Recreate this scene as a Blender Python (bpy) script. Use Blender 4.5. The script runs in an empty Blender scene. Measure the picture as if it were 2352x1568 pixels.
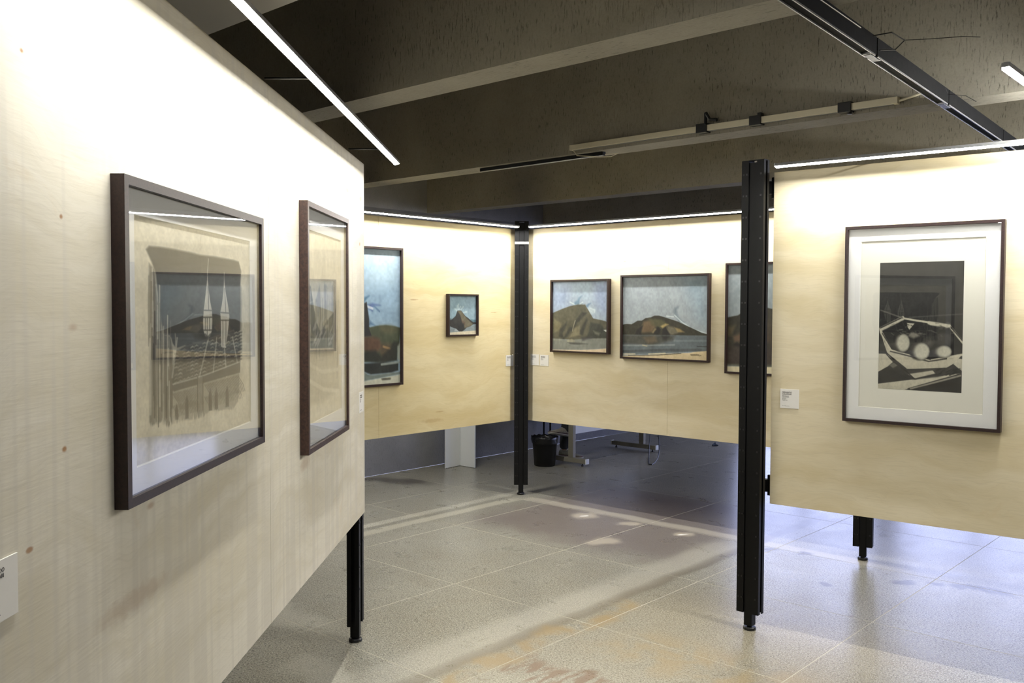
import bpy, bmesh, math, random
import numpy as np
from mathutils import Vector, Matrix
random.seed(7); rng = np.random.default_rng(7)
SC = bpy.context.scene; COL = SC.collection
PI = math.pi

# ------------------------------------------------------------------ camera, sky, exposure
cam_d = bpy.data.cameras.new('camera'); cam = bpy.data.objects.new('camera', cam_d); COL.objects.link(cam)
cam_d.sensor_width = 36.0; cam_d.lens = 36.0*2090/2352; cam_d.clip_start = .05
cam.location = (0, 0, 1.57)
pit, rol = math.radians(2.16), math.radians(.2)
fw = Vector((0, math.cos(pit), -math.sin(pit))); r0 = Vector((1, 0, 0)); u0 = r0.cross(fw)
rr = math.cos(rol)*r0+math.sin(rol)*u0; uu = -math.sin(rol)*r0+math.cos(rol)*u0
m3 = Matrix((rr, uu, -fw)).transposed(); cam.rotation_euler = m3.to_euler()
SC.camera = cam
SC.view_settings.view_transform = 'Standard'; SC.view_settings.look = 'None'
SC.view_settings.exposure = 0.0; SC.view_settings.gamma = 1.0; SC.view_settings.use_curve_mapping = False
SC.cycles.use_denoising = True; SC.cycles.max_bounces = 10; SC.cycles.diffuse_bounces = 6; SC.cycles.sample_clamp_indirect = 6
W = bpy.data.worlds.new('overcast_sky'); SC.world = W; W.use_nodes = True
W.node_tree.nodes['Background'].inputs[0].default_value = (.56, .62, 1.0, 1)
W.node_tree.nodes['Background'].inputs[1].default_value = 5.2
LED_POWER = 245.0

# ------------------------------------------------------------------ plan of the place
TH = math.radians(47.8)
D1 = Vector((-math.sin(TH), math.cos(TH), 0)); D2 = Vector((math.cos(TH), math.sin(TH), 0))
def ab(a, b, z=0): v = D1*a+D2*b; return Vector((v.x, v.y, z))
ROOM = Matrix(((D2.x, D1.x, 0), (D2.y, D1.y, 0), (0, 0, 1))).to_euler().z      # local x = D2, local y = D1
A0, A1, B0, B1, CEIL, BEAMZ = -6.0, 6.6, -6.0, 10.5, 3.10, 2.45

def lin(c):
    c = [x/255. for x in c]
    return tuple((x/12.92 if x <= .04045 else ((x+.055)/1.055)**2.4) for x in c)+(1.,)

# ------------------------------------------------------------------ node helpers
class NT:
    def __init__(s, name, bsdf=True):
        s.m = bpy.data.materials.new(name); s.m.use_nodes = True; s.t = s.m.node_tree
        s.b = s.t.nodes['Principled BSDF']; s.o = s.t.nodes['Material Output']
    def n(s, k, **kw):
        x = s.t.nodes.new(k)
        for a, v in kw.items(): setattr(x, a, v)
        return x
    def put(s, sock, v):
        if hasattr(v, 'is_linked') or hasattr(v, 'links'): s.t.links.new(v, sock)
        elif v is not None: sock.default_value = v
    def math(s, op, a, b=None, c=None, clamp=False):
        x = s.n('ShaderNodeMath', operation=op, use_clamp=clamp)
        for i, v in enumerate((a, b, c)):
            if v is not None: s.put(x.inputs[i], v)
        return x.outputs[0]
    def mix(s, f, a, b, mode='MIX'):
        x = s.n('ShaderNodeMix', data_type='RGBA', blend_type=mode)
        s.put(x.inputs[0], f); s.put(x.inputs[6], a); s.put(x.inputs[7], b); return x.outputs[2]
    def noise(s, vec, scale, detail=3, rough=.55, dist=0.):
        x = s.n('ShaderNodeTexNoise'); s.put(x.inputs['Vector'], vec)
        x.inputs['Scale'].default_value = scale; x.inputs['Detail'].default_value = detail
        x.inputs['Roughness'].default_value = rough; x.inputs['Distortion'].default_value = dist
        return x.outputs[0]
    def ramp(s, f, lo, hi):
        x = s.n('ShaderNodeMapRange', interpolation_type='SMOOTHSTEP'); s.put(x.inputs[0], f)
        x.inputs[1].default_value = lo; x.inputs[2].default_value = hi; return x.outputs[0]
    def pos(s): return s.n('ShaderNodeNewGeometry').outputs['Position']
    def objc(s): return s.n('ShaderNodeTexCoord').outputs['Object']
    def sep(s, v): x = s.n('ShaderNodeSeparateXYZ'); s.put(x.inputs[0], v); return x.outputs
    def comb(s, a, b, c):
        x = s.n('ShaderNodeCombineXYZ')
        for i, v in enumerate((a, b, c)): s.put(x.inputs[i], v)
        return x.outputs[0]
    def room(s):
        x = s.n('ShaderNodeVectorRotate', rotation_type='Z_AXIS'); s.put(x.inputs['Vector'], s.pos()); x.inputs['Angle'].default_value = -ROOM
        o = s.sep(x.outputs[0]); return o[1], o[0], o[2]                 # a (along D1), b (along D2), z
    def bump(s, h, dist=.002, strength=.5):
        x = s.n('ShaderNodeBump'); x.inputs['Strength'].default_value = strength; x.inputs['Distance'].default_value = dist
        s.put(x.inputs['Height'], h); s.put(s.b.inputs['Normal'], x.outputs[0])
    def set(s, col=None, rough=None, metal=None, spec=None):
        if col is not None: s.put(s.b.inputs['Base Color'], col)
        if rough is not None: s.put(s.b.inputs['Roughness'], rough)
        if metal is not None: s.put(s.b.inputs['Metallic'], metal)
        if spec is not None: s.put(s.b.inputs['Specular IOR Level'], spec)
        return s.m

def plain(name, rgb, rough=.5, metal=0., var=.08, scale=30., spec=.5):
    t = NT(name); f = t.noise(t.objc(), scale, 3)
    c = lin(rgb); d = tuple(x*(1-var*2) for x in c[:3])+(1,)
    e = tuple(min(1, x*(1+var)) for x in c[:3])+(1,)
    r = t.math('ADD', t.math('MULTIPLY', f, .12), rough-.06)
    return t.set(t.mix(f, d, e), r, metal, spec)

M = {}
def plywood(name, light, dark, ribs=0., seed=0., marks=()):
    t = NT(name); o = t.sep(t.pos()); ob = t.sep(t.objc())
    x, z = t.math('ADD', ob[0], seed), o[2]
    warp = t.noise(t.comb(x, 0., z), 1.6, 3)
    zz = t.math('ADD', z, t.math('MULTIPLY', warp, .35))
    big = t.noise(t.comb(t.math('MULTIPLY', x, .8), seed, t.math('MULTIPLY', zz, 4.0)), 1.8, 4, .6, .6)
    fig = t.noise(t.comb(t.math('MULTIPLY', x, .55), seed+3., t.math('MULTIPLY', zz, 11.)), 2.2, 3, .55, 1.2)
    fib = t.noise(t.comb(t.math('MULTIPLY', x, 7.), seed, t.math('MULTIPLY', z, 120.)), 1.6, 2)
    c = t.mix(t.ramp(big, .30, .72), lin(light), lin(dark))
    ring = t.math('PINGPONG', t.math('MULTIPLY', fig, 9.), .5)
    c = t.mix(t.math('MULTIPLY', t.ramp(ring, .36, .5), .12), c, lin(tuple(int(q*.86) for q in dark)))
    c = t.mix(t.math('MULTIPLY', t.ramp(fib, .5, .75), .16), c, lin(tuple(int(q*.85) for q in dark)))
    if ribs:
        rb = t.noise(t.comb(t.math('MULTIPLY', x, 26.), seed, t.math('MULTIPLY', z, .8)), 1.0, 2, .4)
        c = t.mix(t.math('MULTIPLY', t.ramp(rb, .45, .62), ribs), c, lin(tuple(int(q*.90) for q in light)))
    # small knots and worn streaks that belong to the veneer
    v = t.n('ShaderNodeTexVoronoi'); t.put(v.inputs['Vector'], t.comb(t.math('MULTIPLY', x, .8), seed, t.math('MULTIPLY', z, 2.))); v.inputs['Scale'].default_value = 2.4
    kn = t.math('SUBTRACT', 1., t.ramp(v.outputs['Distance'], .015, .05))
    c = t.mix(t.math('MULTIPLY', kn, .55), c, lin((150, 112, 78)))
    st = t.noise(t.comb(t.math('MULTIPLY', x, 1.3), seed+9., t.math('MULTIPLY', zz, 2.2)), 2.3, 4, .7, .8)
    c = t.mix(t.math('MULTIPLY', t.ramp(st, .60, .78), .25), c, lin((196, 172, 128)))
    for mx, mz, rx, rz_, k in marks:                               # rust and knot marks: x, z, half sizes, strength
        d = t.math('SQRT', t.math('ADD', t.math('POWER', t.math('DIVIDE', t.math('SUBTRACT', ob[0], mx), rx), 2.), t.math('POWER', t.math('DIVIDE', t.math('SUBTRACT', z, mz), rz_), 2.)))
        d = t.math('ADD', d, t.math('MULTIPLY', t.math('SUBTRACT', t.noise(t.comb(x, 0., z), 30., 3), .5), 1.2))
        c = t.mix(t.math('MULTIPLY', t.math('SUBTRACT', 1., t.ramp(d, .3, 1.)), k), c, lin((150, 106, 62)))
    t.bump(fib, .0006, .35)
    return t.set(c, .62, 0., .3)

M['ply_pale'] = plywood('pale_plywood', (219, 213, 197), (203, 195, 173), .5, 2., ((-1.97, 2.055, .05, .016, .75), (-2.262, 2.055, .05, .02, .7), (-2.24, 1.85, .02, .012, .6), (.432, 1.96, .008, .006, .9), (.323, 1.718, .008, .006, .9), (.324, 1.33, .010, .007, .9), (.433, 1.188, .012, .006, .8), (-1.26, 1.03, .09, .03, .3), (.07, .99, .2, .03, .25)))
M['ply_warm'] = plywood('warm_plywood', (216, 202, 162), (202, 184, 138), .0, 11., ((-.21, 1.623, .05, .006, .6), (-1.086, 1.527, .05, .006, .5), (-.478, .763, .06, .006, .4), (-.4, .70, .16, .02, .3)))
M['ply_mid'] = plywood('plywood', (216, 205, 176), (202, 188, 152), .0, 21.)
M['black_steel'] = plain('black_steel', (11, 11, 11), .5, .0, .1, 40, .22)
M['matt_black'] = plain('matt_black', (9, 9, 9), .8, .0, .1, 40, .08)
M['black_plastic'] = plain('black_plastic', (18, 18, 19), .4)
M['grey_steel'] = plain('grey_steel', (150, 150, 150), .35, .6)
M['white_board'] = plain('white_laminate', (222, 224, 222), .45, 0, .03, 6)
M['white_card'] = plain('white_card', (220, 217, 209), .7, 0, .02, 60)
M['ink'] = plain('grey_ink', (88, 86, 84), .8)
M['mat_board'] = plain('mat_board', (240, 238, 234), .85, 0, .015, 90)
M['paper'] = plain('cream_paper', (233, 229, 215), .85, 0, .03, 4)
M['bevel'] = plain('mat_bevel', (226, 222, 206), .8)
M['desk_metal'] = plain('beige_grey_metal', (134, 129, 114), .45)
M['desk_top'] = plain('grey_laminate', (178, 178, 182), .5)
M['cream_plastic'] = plain('cream_plastic', (214, 206, 182), .5, 0, .03)
M['cable'] = plain('dark_cable', (30, 32, 44), .5)
M['denim'] = plain('dark_trousers', (44, 44, 46), .9, 0, .2, 60)
M['shirt'] = plain('dark_cloth', (70, 78, 92), .9, 0, .15, 50)
M['skin'] = plain('skin', (190, 142, 112), .6)
M['hair'] = plain('hair', (40, 30, 24), .7, 0, .3, 90)
M['shoe'] = plain('pale_canvas', (170, 164, 150), .85, 0, .25, 50)
M['shoe_dark'] = plain('dark_suede', (122, 120, 110), .85, 0, .25, 50)
M['sole'] = plain('rubber_sole', (176, 172, 160), .7)
M['stripe'] = plain('dark_stripe', (92, 54, 60), .7)
M['lace'] = plain('lace', (196, 194, 188), .9)
M['eye'] = plain('eye', (30, 26, 24), .3)

t = NT('frame_wood'); g = t.noise(t.comb(*[t.math('MULTIPLY', q, k) for q, k in zip(t.sep(t.objc()), (60., 60., 60.))]), 3., 4)
w2 = t.noise(t.objc(), 14., 3)
M['frame_wood'] = t.set(t.mix(t.ramp(g, .35, .7), lin((46, 30, 27)), lin((31, 20, 19))), .42, 0., .4)
t = NT('frame_wood_light'); g = t.noise(t.objc(), 120., 4)
M['frame_wood_light'] = t.set(t.mix(t.ramp(g, .35, .7), lin((64, 44, 37)), lin((42, 29, 25))), .42, 0., .4)

def glass(name):
    m = bpy.data.materials.new(name); m.use_nodes = True; nt = m.node_tree; nt.nodes.clear()
    o = nt.nodes.new('ShaderNodeOutputMaterial'); mx = nt.nodes.new('ShaderNodeMixShader')
    tr = nt.nodes.new('ShaderNodeBsdfTransparent'); gl = nt.nodes.new('ShaderNodeBsdfGlossy'); fr = nt.nodes.new('ShaderNodeFresnel')
    gl.inputs['Roughness'].default_value = 0.0; gl.inputs['Color'].default_value = (1, 1, 1, 1); fr.inputs[0].default_value = 1.5
    tr.inputs[0].default_value = (.985, .99, .99, 1)
    # reflectance from the view angle alone, the same from either side of the thin pane
    ge = nt.nodes.new('ShaderNodeNewGeometry'); dt = nt.nodes.new('ShaderNodeVectorMath'); dt.operation = 'DOT_PRODUCT'
    nt.links.new(ge.outputs['Incoming'], dt.inputs[0]); nt.links.new(ge.outputs['Normal'], dt.inputs[1])
    ab_ = nt.nodes.new('ShaderNodeMath'); ab_.operation = 'ABSOLUTE'; nt.links.new(dt.outputs['Value'], ab_.inputs[0])
    s1 = nt.nodes.new('ShaderNodeMath'); s1.operation = 'SUBTRACT'; s1.inputs[0].default_value = 1.0; nt.links.new(ab_.outputs[0], s1.inputs[1])
    p = nt.nodes.new('ShaderNodeMath'); p.operation = 'POWER'; p.inputs[1].default_value = 5.0; nt.links.new(s1.outputs[0], p.inputs[0])
    ma = nt.nodes.new('ShaderNodeMath'); ma.operation = 'MULTIPLY_ADD'; ma.inputs[1].default_value = .96; ma.inputs[2].default_value = .04; nt.links.new(p.outputs[0], ma.inputs[0])
    nt.links.new(ma.outputs[0], mx.inputs[0]); nt.links.new(tr.outputs[0], mx.inputs[1]); nt.links.new(gl.outputs[0], mx.inputs[2]); nt.links.new(mx.outputs[0], o.inputs[0])
    return m
M['glass'] = glass('clear_glass')

def emit(name, rgb, k):
    m = bpy.data.materials.new(name); m.use_nodes = True; nt = m.node_tree; nt.nodes.clear()
    o = nt.nodes.new('ShaderNodeOutputMaterial'); e = nt.nodes.new('ShaderNodeEmission')
    e.inputs[0].default_value = (*rgb, 1); e.inputs[1].default_value = k; nt.links.new(e.outputs[0], o.inputs[0]); return m
M['led'] = emit('led_light', (1.0, .99, .96), LED_POWER)

# painted surface: colours laid down as print on the sheet
t = NT('painted_picture'); at = t.n('ShaderNodeAttribute', attribute_name='paint'); cn = t.noise(t.objc(), 260., 2)
t.bump(cn, .0005, .3)
M['picture'] = t.set(t.mix(t.math('MULTIPLY', cn, .08), at.outputs['Color'], (.02, .02, .02, 1)), .6, 0., .35)

# concrete: rough, with short drips on upright faces and along the undersides
def concrete(name, base, pit, amt=1.):
    t = NT(name); a, b, z = t.room(); nz = t.math('ABSOLUTE', t.sep(t.n('ShaderNodeNewGeometry').outputs['Normal'])[2])
    h = t.math('ADD', a, t.math('MULTIPLY', b, .77))
    vert = t.noise(t.comb(t.math('MULTIPLY', h, 135.), 0., t.math('MULTIPLY', z, 24.)), 1., 3, .6)
    flat = t.noise(t.comb(t.math('MULTIPLY', a, 20.), t.math('MULTIPLY', b, 130.), 0.), 1., 3, .6)
    f = t.mix(nz, vert, flat); blot = t.noise(t.comb(a, b, z), 2.2, 4, .6); fine = t.noise(t.comb(a, b, z), 130., 2)
    pits = t.math('MULTIPLY', t.ramp(f, .58, .67), t.ramp(blot, .36, .60))
    c = t.mix(t.ramp(blot, .25, .75), lin(base), lin(tuple(int(q*.90) for q in base)))
    c = t.mix(t.math('MULTIPLY', t.ramp(fine, .35, .8), .22), c, lin(tuple(int(q*.7) for q in base)))
    c = t.mix(t.math('MULTIPLY', pits, amt), c, lin(pit))
    t.bump(t.math('SUBTRACT', t.math('MULTIPLY', fine, .4), t.math('MULTIPLY', t.ramp(f, .52, .7), 1.)), .004, .6)
    return t.set(c, .85, 0., .2)
M['concrete'] = concrete('textured_concrete', (150, 145, 132), (76, 71, 61), .8)
M['wall_concrete'] = concrete('wall_concrete', (138, 138, 140), (104, 104, 106), .5)
M['soffit'] = plain('smooth_painted_soffit', (196, 192, 184), .8, 0, .04, 2)

# terrazzo floor with its stains (all in room coordinates a, b)
t = NT('terrazzo'); a, b, z = t.room(); P = t.comb(a, b, 0.)
n1 = t.noise(P, 1.1, 5, .6); n2 = t.noise(P, 4.5, 4, .65, .4); sp = t.noise(P, 105., 2, .6); sp2 = t.noise(P, 170., 1, .5); nn = t.noise(P, 2.6, 3)
c = t.mix(t.ramp(n1, .3, .7), lin((147, 144, 130)), lin((129, 125, 110)))
c = t.mix(t.math('MULTIPLY', t.ramp(n2, .45, .75), .5), c, lin((128, 120, 102)))
c = t.mix(t.math('MULTIPLY', t.ramp(sp, .52, .60), .9), c, lin((76, 74, 64)))
c = t.mix(t.math('MULTIPLY', t.ramp(sp2, .57, .66), .7), c, lin((210, 206, 194)))
aw = t.math('ADD', a, t.math('MULTIPLY', t.math('SUBTRACT', nn, .5), .30)); bw = t.math('ADD', b, t.math('MULTIPLY', t.math('SUBTRACT', n2, .5), .30))
al = t.math('ADD', a, t.math('MULTIPLY', t.math('SUBTRACT', nn, .5), .07)); bl = t.math('ADD', b, t.math('MULTIPLY', t.math('SUBTRACT', nn, .5), .07))
def band(v, c0, w, soft):
    d = t.math('ABSOLUTE', t.math('SUBTRACT', v, c0)); return t.math('SUBTRACT', 1., t.ramp(d, w, w+soft))
def box(a0, a1, b0, b1, soft=.15, av=None, bv=None):
    return t.math('MULTIPLY', band(av or aw, (a0+a1)/2, (a1-a0)/2-soft/2, soft), band(bv or bw, (b0+b1)/2, (b1-b0)/2-soft/2, soft))
def spot(ca, cb, r, sa=1.):
    d = t.math('SQRT', t.math('ADD', t.math('POWER', t.math('MULTIPLY', t.math('SUBTRACT', aw, ca), sa), 2.), t.math('POWER', t.math('SUBTRACT', bw, cb), 2.)))
    return t.math('SUBTRACT', 1., t.ramp(d, r*.35, r))
def over(c, mask, k, rgb): return t.mix(t.math('MULTIPLY', mask, k), c, lin(rgb))
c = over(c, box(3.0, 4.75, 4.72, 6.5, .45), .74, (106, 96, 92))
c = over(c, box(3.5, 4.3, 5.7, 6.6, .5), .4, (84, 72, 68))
c = over(c, t.math('MULTIPLY', band(al, 4.95, .035, .03), t.math('MULTIPLY', t.ramp(b, 3.0, 3.4), t.math('SUBTRACT', 1., t.ramp(b, 5.45, 5.6)))), .42, (190, 184, 164))
c = over(c, t.math('MULTIPLY', band(bl, 5.6, .03, .05), t.math('MULTIPLY', t.ramp(a, 1.6, 2.4), t.math('SUBTRACT', 1., t.ramp(a, 4.85, 4.95)))), .5, (186, 178, 160))
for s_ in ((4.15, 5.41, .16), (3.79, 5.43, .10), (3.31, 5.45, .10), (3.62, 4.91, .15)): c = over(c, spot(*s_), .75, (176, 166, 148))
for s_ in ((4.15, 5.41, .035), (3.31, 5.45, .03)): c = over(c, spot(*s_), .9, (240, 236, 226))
c = over(c, t.math('MULTIPLY', band(al, 2.84, .022, .045), t.ramp(b, 1.9, 2.6)), .75, (100, 92, 78))
c = over(c, t.math('MULTIPLY', band(al, 2.96, .05, .12), t.math('MULTIPLY', t.ramp(b, 2.0, 2.8), t.math('SUBTRACT', 1., t.ramp(b, 5.2, 5.7)))), .36, (188, 183, 168))
c = over(c, t.math('MULTIPLY', box(2.66, 2.80, 2.3, 4.0, .08), t.ramp(n2, .33, .6)), .8, (146, 122, 78))
c = over(c, box(1.3, 2.75, 2.2, 4.4, .7), .22, (160, 142, 102))
c = over(c, t.math('MULTIPLY', box(1.5, 2.66, 2.83, 3.06, .08), t.ramp(t.noise(t.comb(t.math('MULTIPLY', a, 9.), t.math('MULTIPLY', b, 2.), 0.), 2.2, 3), .42, .56)), .85, (112, 84, 56))
c = over(c, t.math('MULTIPLY', box(1.6, 2.5, 3.3, 3.7, .25), t.ramp(n2, .4, .6)), .5, (160, 138, 96))
c = over(c, t.math('MULTIPLY', box(2.7, 4.3, 2.52, 2.72, .1), t.ramp(a, 3.2, 4.2)), .45, (196, 192, 176))
c = over(c, box(2.4, 3.4, 2.2, 2.4, .1), .35, (190, 186, 170))
for s_ in ((1.79, 5.32, .07, .8), (1.66, 5.42, .06, .8), (1.49, 5.47, .09, .6), (1.34, 5.50, .09, .6), (2.69, 5.48, .06), (2.47, 5.53, .06), (2.1, 5.0, .05), (6.25, 5.33, .16, .4), (6.09, 5.47, .14, .5), (6.45, 5.2, .12)): c = over(c, spot(*s_), .75, (66, 60, 52))
chips = t.noise(P, 22., 2, .5); c = over(c, t.math('MULTIPLY', t.ramp(chips, .70, .74), box(.6, 3.0, 4.1, 6.5, .8)), .55, (108, 92, 78))
chips2 = t.noise(P, 60., 1, .5); c = over(c, t.ramp(chips2, .79, .83), .5, (58, 52, 46))
ro = t.math('ADD', t.math('MULTIPLY', n2, .14), .20); ro = t.math('ADD', ro, t.math('MULTIPLY', sp, .05))
t.bump(t.math('ADD', t.math('MULTIPLY', n2, .6), t.math('MULTIPLY', sp, .05)), .0012, .25)
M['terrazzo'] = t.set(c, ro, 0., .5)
M['joint'] = plain('joint_strip', (190, 184, 164), .6)
M['paving'] = plain('outdoor_paving', (150, 150, 150), .9)

# ------------------------------------------------------------------ mesh helpers
class MB:
    def __init__(s): s.bm = bmesh.new()
    def box(s, x0, x1, y0, y1, z0, z1, bev=0.):
        vs = [s.bm.verts.new(p) for p in ((x0,y0,z0),(x1,y0,z0),(x1,y1,z0),(x0,y1,z0),(x0,y0,z1),(x1,y0,z1),(x1,y1,z1),(x0,y1,z1))]
        fs = [s.bm.faces.new([vs[i] for i in f]) for f in ((3,2,1,0),(4,5,6,7),(0,1,5,4),(1,2,6,5),(2,3,7,6),(3,0,4,7))]
        if bev:
            es = list({e for f in fs for e in f.edges}); bmesh.ops.bevel(s.bm, geom=es, offset=bev, segments=2, profile=.6, affect='EDGES')
        return s
    def lathe(s, prof, n=20, c=(0, 0, 0), sx=1., sy=1.):
        rings = []
        for r, z in prof:
            rings.append([s.bm.verts.new((c[0]+r*sx*math.cos(2*PI*i/n), c[1]+r*sy*math.sin(2*PI*i/n), c[2]+z)) for i in range(n)])
        for A, B in zip(rings, rings[1:]):
            for i in range(n): s.bm.faces.new((A[i], A[(i+1) % n], B[(i+1) % n], B[i]))
        s.bm.faces.new(rings[0][::-1]); s.bm.faces.new(rings[-1]); return s
    def tube(s, pts, r, n=8):
        pts = [Vector(p) for p in pts]; rings = []; up = Vector((0, 0, 1))
        for i, p in enumerate(pts):
            d = (pts[min(i+1, len(pts)-1)]-pts[max(i-1, 0)]).normalized()
            u = d.cross(up if abs(d.z) < .95 else Vector((1, 0, 0))).normalized(); v = d.cross(u)
            ri = r[i] if isinstance(r, (list, tuple)) else r
            rings.append([s.bm.verts.new(p+u*ri*math.cos(2*PI*k/n)+v*ri*math.sin(2*PI*k/n)) for k in range(n)])
        for A, B in zip(rings, rings[1:]):
            for i in range(n): s.bm.faces.new((A[i], A[(i+1) % n], B[(i+1) % n], B[i]))
        s.bm.faces.new(rings[0][::-1]); s.bm.faces.new(rings[-1]); return s
    def prism(s, poly, y0, y1, axis='y'):
        def P(a, b, c): return {'y': (a, c, b), 'z': (a, b, c), 'x': (c, a, b)}[axis]
        A = [s.bm.verts.new(P(p[0], p[1], y0)) for p in poly]; B = [s.bm.verts.new(P(p[0], p[1], y1)) for p in poly]
        s.bm.faces.new(A); s.bm.faces.new(B[::-1]); n = len(poly)
        for i in range(n): s.bm.faces.new((A[i], B[i], B[(i+1) % n], A[(i+1) % n]))
        return s
    def build(s, name, mat, parent=None, smooth=False):
        bmesh.ops.recalc_face_normals(s.bm, faces=s.bm.faces)
        me = bpy.data.meshes.new(name); s.bm.to_mesh(me); s.bm.free()
        if smooth:
            for p in me.polygons: p.use_smooth = True
        me.materials.append(M[mat] if isinstance(mat, str) else mat)
        o = bpy.data.objects.new(name, me); COL.objects.link(o)
        if parent: o.parent = parent
        return o
def tag(o, label=None, cat=None, group=None, kind=None):
    if label: o['label'] = label
    if cat: o['category'] = cat
    if group: o['group'] = group
    if kind: o['kind'] = kind
    return o
def thing(name, label, cat, loc=(0, 0, 0), rz=0., group=None):
    o = bpy.data.objects.new(name, None); COL.objects.link(o); o.empty_display_size = .1
    o.location = loc; o.rotation_euler = (0, 0, rz); return tag(o, label, cat, group)
def structure(o): o['kind'] = 'structure'; return o
def empty_structure(name, loc=(0, 0, 0), rz=0.):
    o = bpy.data.objects.new(name, None); COL.objects.link(o); o.location = loc; o.rotation_euler = (0, 0, rz); return structure(o)

# ------------------------------------------------------------------ the room
floor = MB().box(B0, B1, A0, A1, -.12, -.0004).build('floor', 'joint'); floor.rotation_euler = (0, 0, ROOM); structure(floor)
b_lines = [2.585+.982*k for k in range(-9, 9)]; a_lines = [1.685+.992*k for k in range(-8, 6)]
bs = [B0]+[v for v in b_lines if B0 < v < B1]+[B1]; As = [A0]+[v for v in a_lines if A0 < v < A1]+[A1]
cache = {}
for i in range(len(bs)-1):
    for j in range(len(As)-1):
        x0, x1, y0, y1 = bs[i]+.0024, bs[i+1]-.0024, As[j]+.0024, As[j+1]-.0024
        k = (round(x1-x0, 3), round(y1-y0, 3)); cx, cy = (x0+x1)/2, (y0+y1)/2
        if k not in cache:
            o = MB().box(-(x1-x0)/2, (x1-x0)/2, -(y1-y0)/2, (y1-y0)/2, -.0004, 0).build('floor_slab', 'terrazzo', floor); cache[k] = o.data
        else:
            o = bpy.data.objects.new('floor_slab', cache[k]); COL.objects.link(o); o.parent = floor
        o.location = (cx, cy, 0)
ceiling = MB().box(B0, B1, A0, A1, CEIL, CEIL+.15).build('ceiling', 'concrete'); ceiling.rotation_euler = (0, 0, ROOM); structure(ceiling)
for k in range(-5, 5):
    s0 = 2.45+1.685*k
    if k == -1: continue
    if s0 < B0 or s0 > B1-.2: continue
    MB().box(s0, s0+.17, A0, 6.36, BEAMZ, CEIL).build('beam', 'concrete', ceiling)
MB().box(.30, 1.55, A0, 6.36, BEAMZ, CEIL).build('lowered_soffit', 'soffit', ceiling)
MB().box(B0, B1, 6.36, A1, BEAMZ, CEIL).build('edge_beam', 'wall_concrete', ceiling)
def wallbox(name, x0, x1, y0, y1, z0=0, z1=CEIL):
    o = MB().box(x0, x1, y0, y1, z0, z1).build(name, 'wall_concrete'); o.rotation_euler = (0, 0, ROOM); return structure(o)
wallbox('wall_back', B0, B1, A1, A1+.15); wallbox('wall_front', B0, B1, A0-.15, A0); wallbox('wall_left', B0-.15, B0, A0-.15, A1+.15)
# window wall on the right: low kerb, lintel, piers, glazed bays
wr = MB().box(B1, B1+.2, A0-.15, A1+.15, 0, .12).box(B1, B1+.2, A0-.15, A1+.15, 2.5, CEIL)
edges = [A0+.1+i*1.94 for i in range(7)]
for e in [A0-.15]+[q-.09 for q in edges[1:-1]]: wr.box(B1, B1+.2, e, e+.18, .12, 2.5)
wr.box(B1, B1+.2, edges[-1]-.05, A1+.15, .12, 2.5)
w = wr.build('wall_right', 'wall_concrete'); w.rotation_euler = (0, 0, ROOM); structure(w)
for i in range(6):
    y0, y1 = edges[i]+.09, edges[i+1]-.09
    if i == 0: y0 = A0+.03
    if i == 5: y1 = edges[6]-.05
    win = empty_structure('window_%d' % (i+1), ab((y0+y1)/2, B1+.1, .12), ROOM); hw = (y1-y0)/2
    f = MB()
    for (p, q) in ((-hw, -hw+.05), (hw-.05, hw), (-.025, .025)): f.box(-.03, .03, p, q, 0, 2.38)
    for z in (0, 2.33): f.box(-.03, .03, -hw+.05, -.025, z, z+.05); f.box(-.03, .03, .025, hw-.05, z, z+.05)
    f.build('window_frame', 'black_steel', win)
    for (p, q) in ((-hw+.05, -.025), (.025, hw-.05)): MB().box(-.003, .003, p, q, .05, 2.33).build('pane', 'glass', win)
gp = MB().box(B1+.2, B1+30, -25, 25, -.3, -.05).build('ground', 'paving'); gp.rotation_euler = (0, 0, ROOM); structure(gp)

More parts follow.
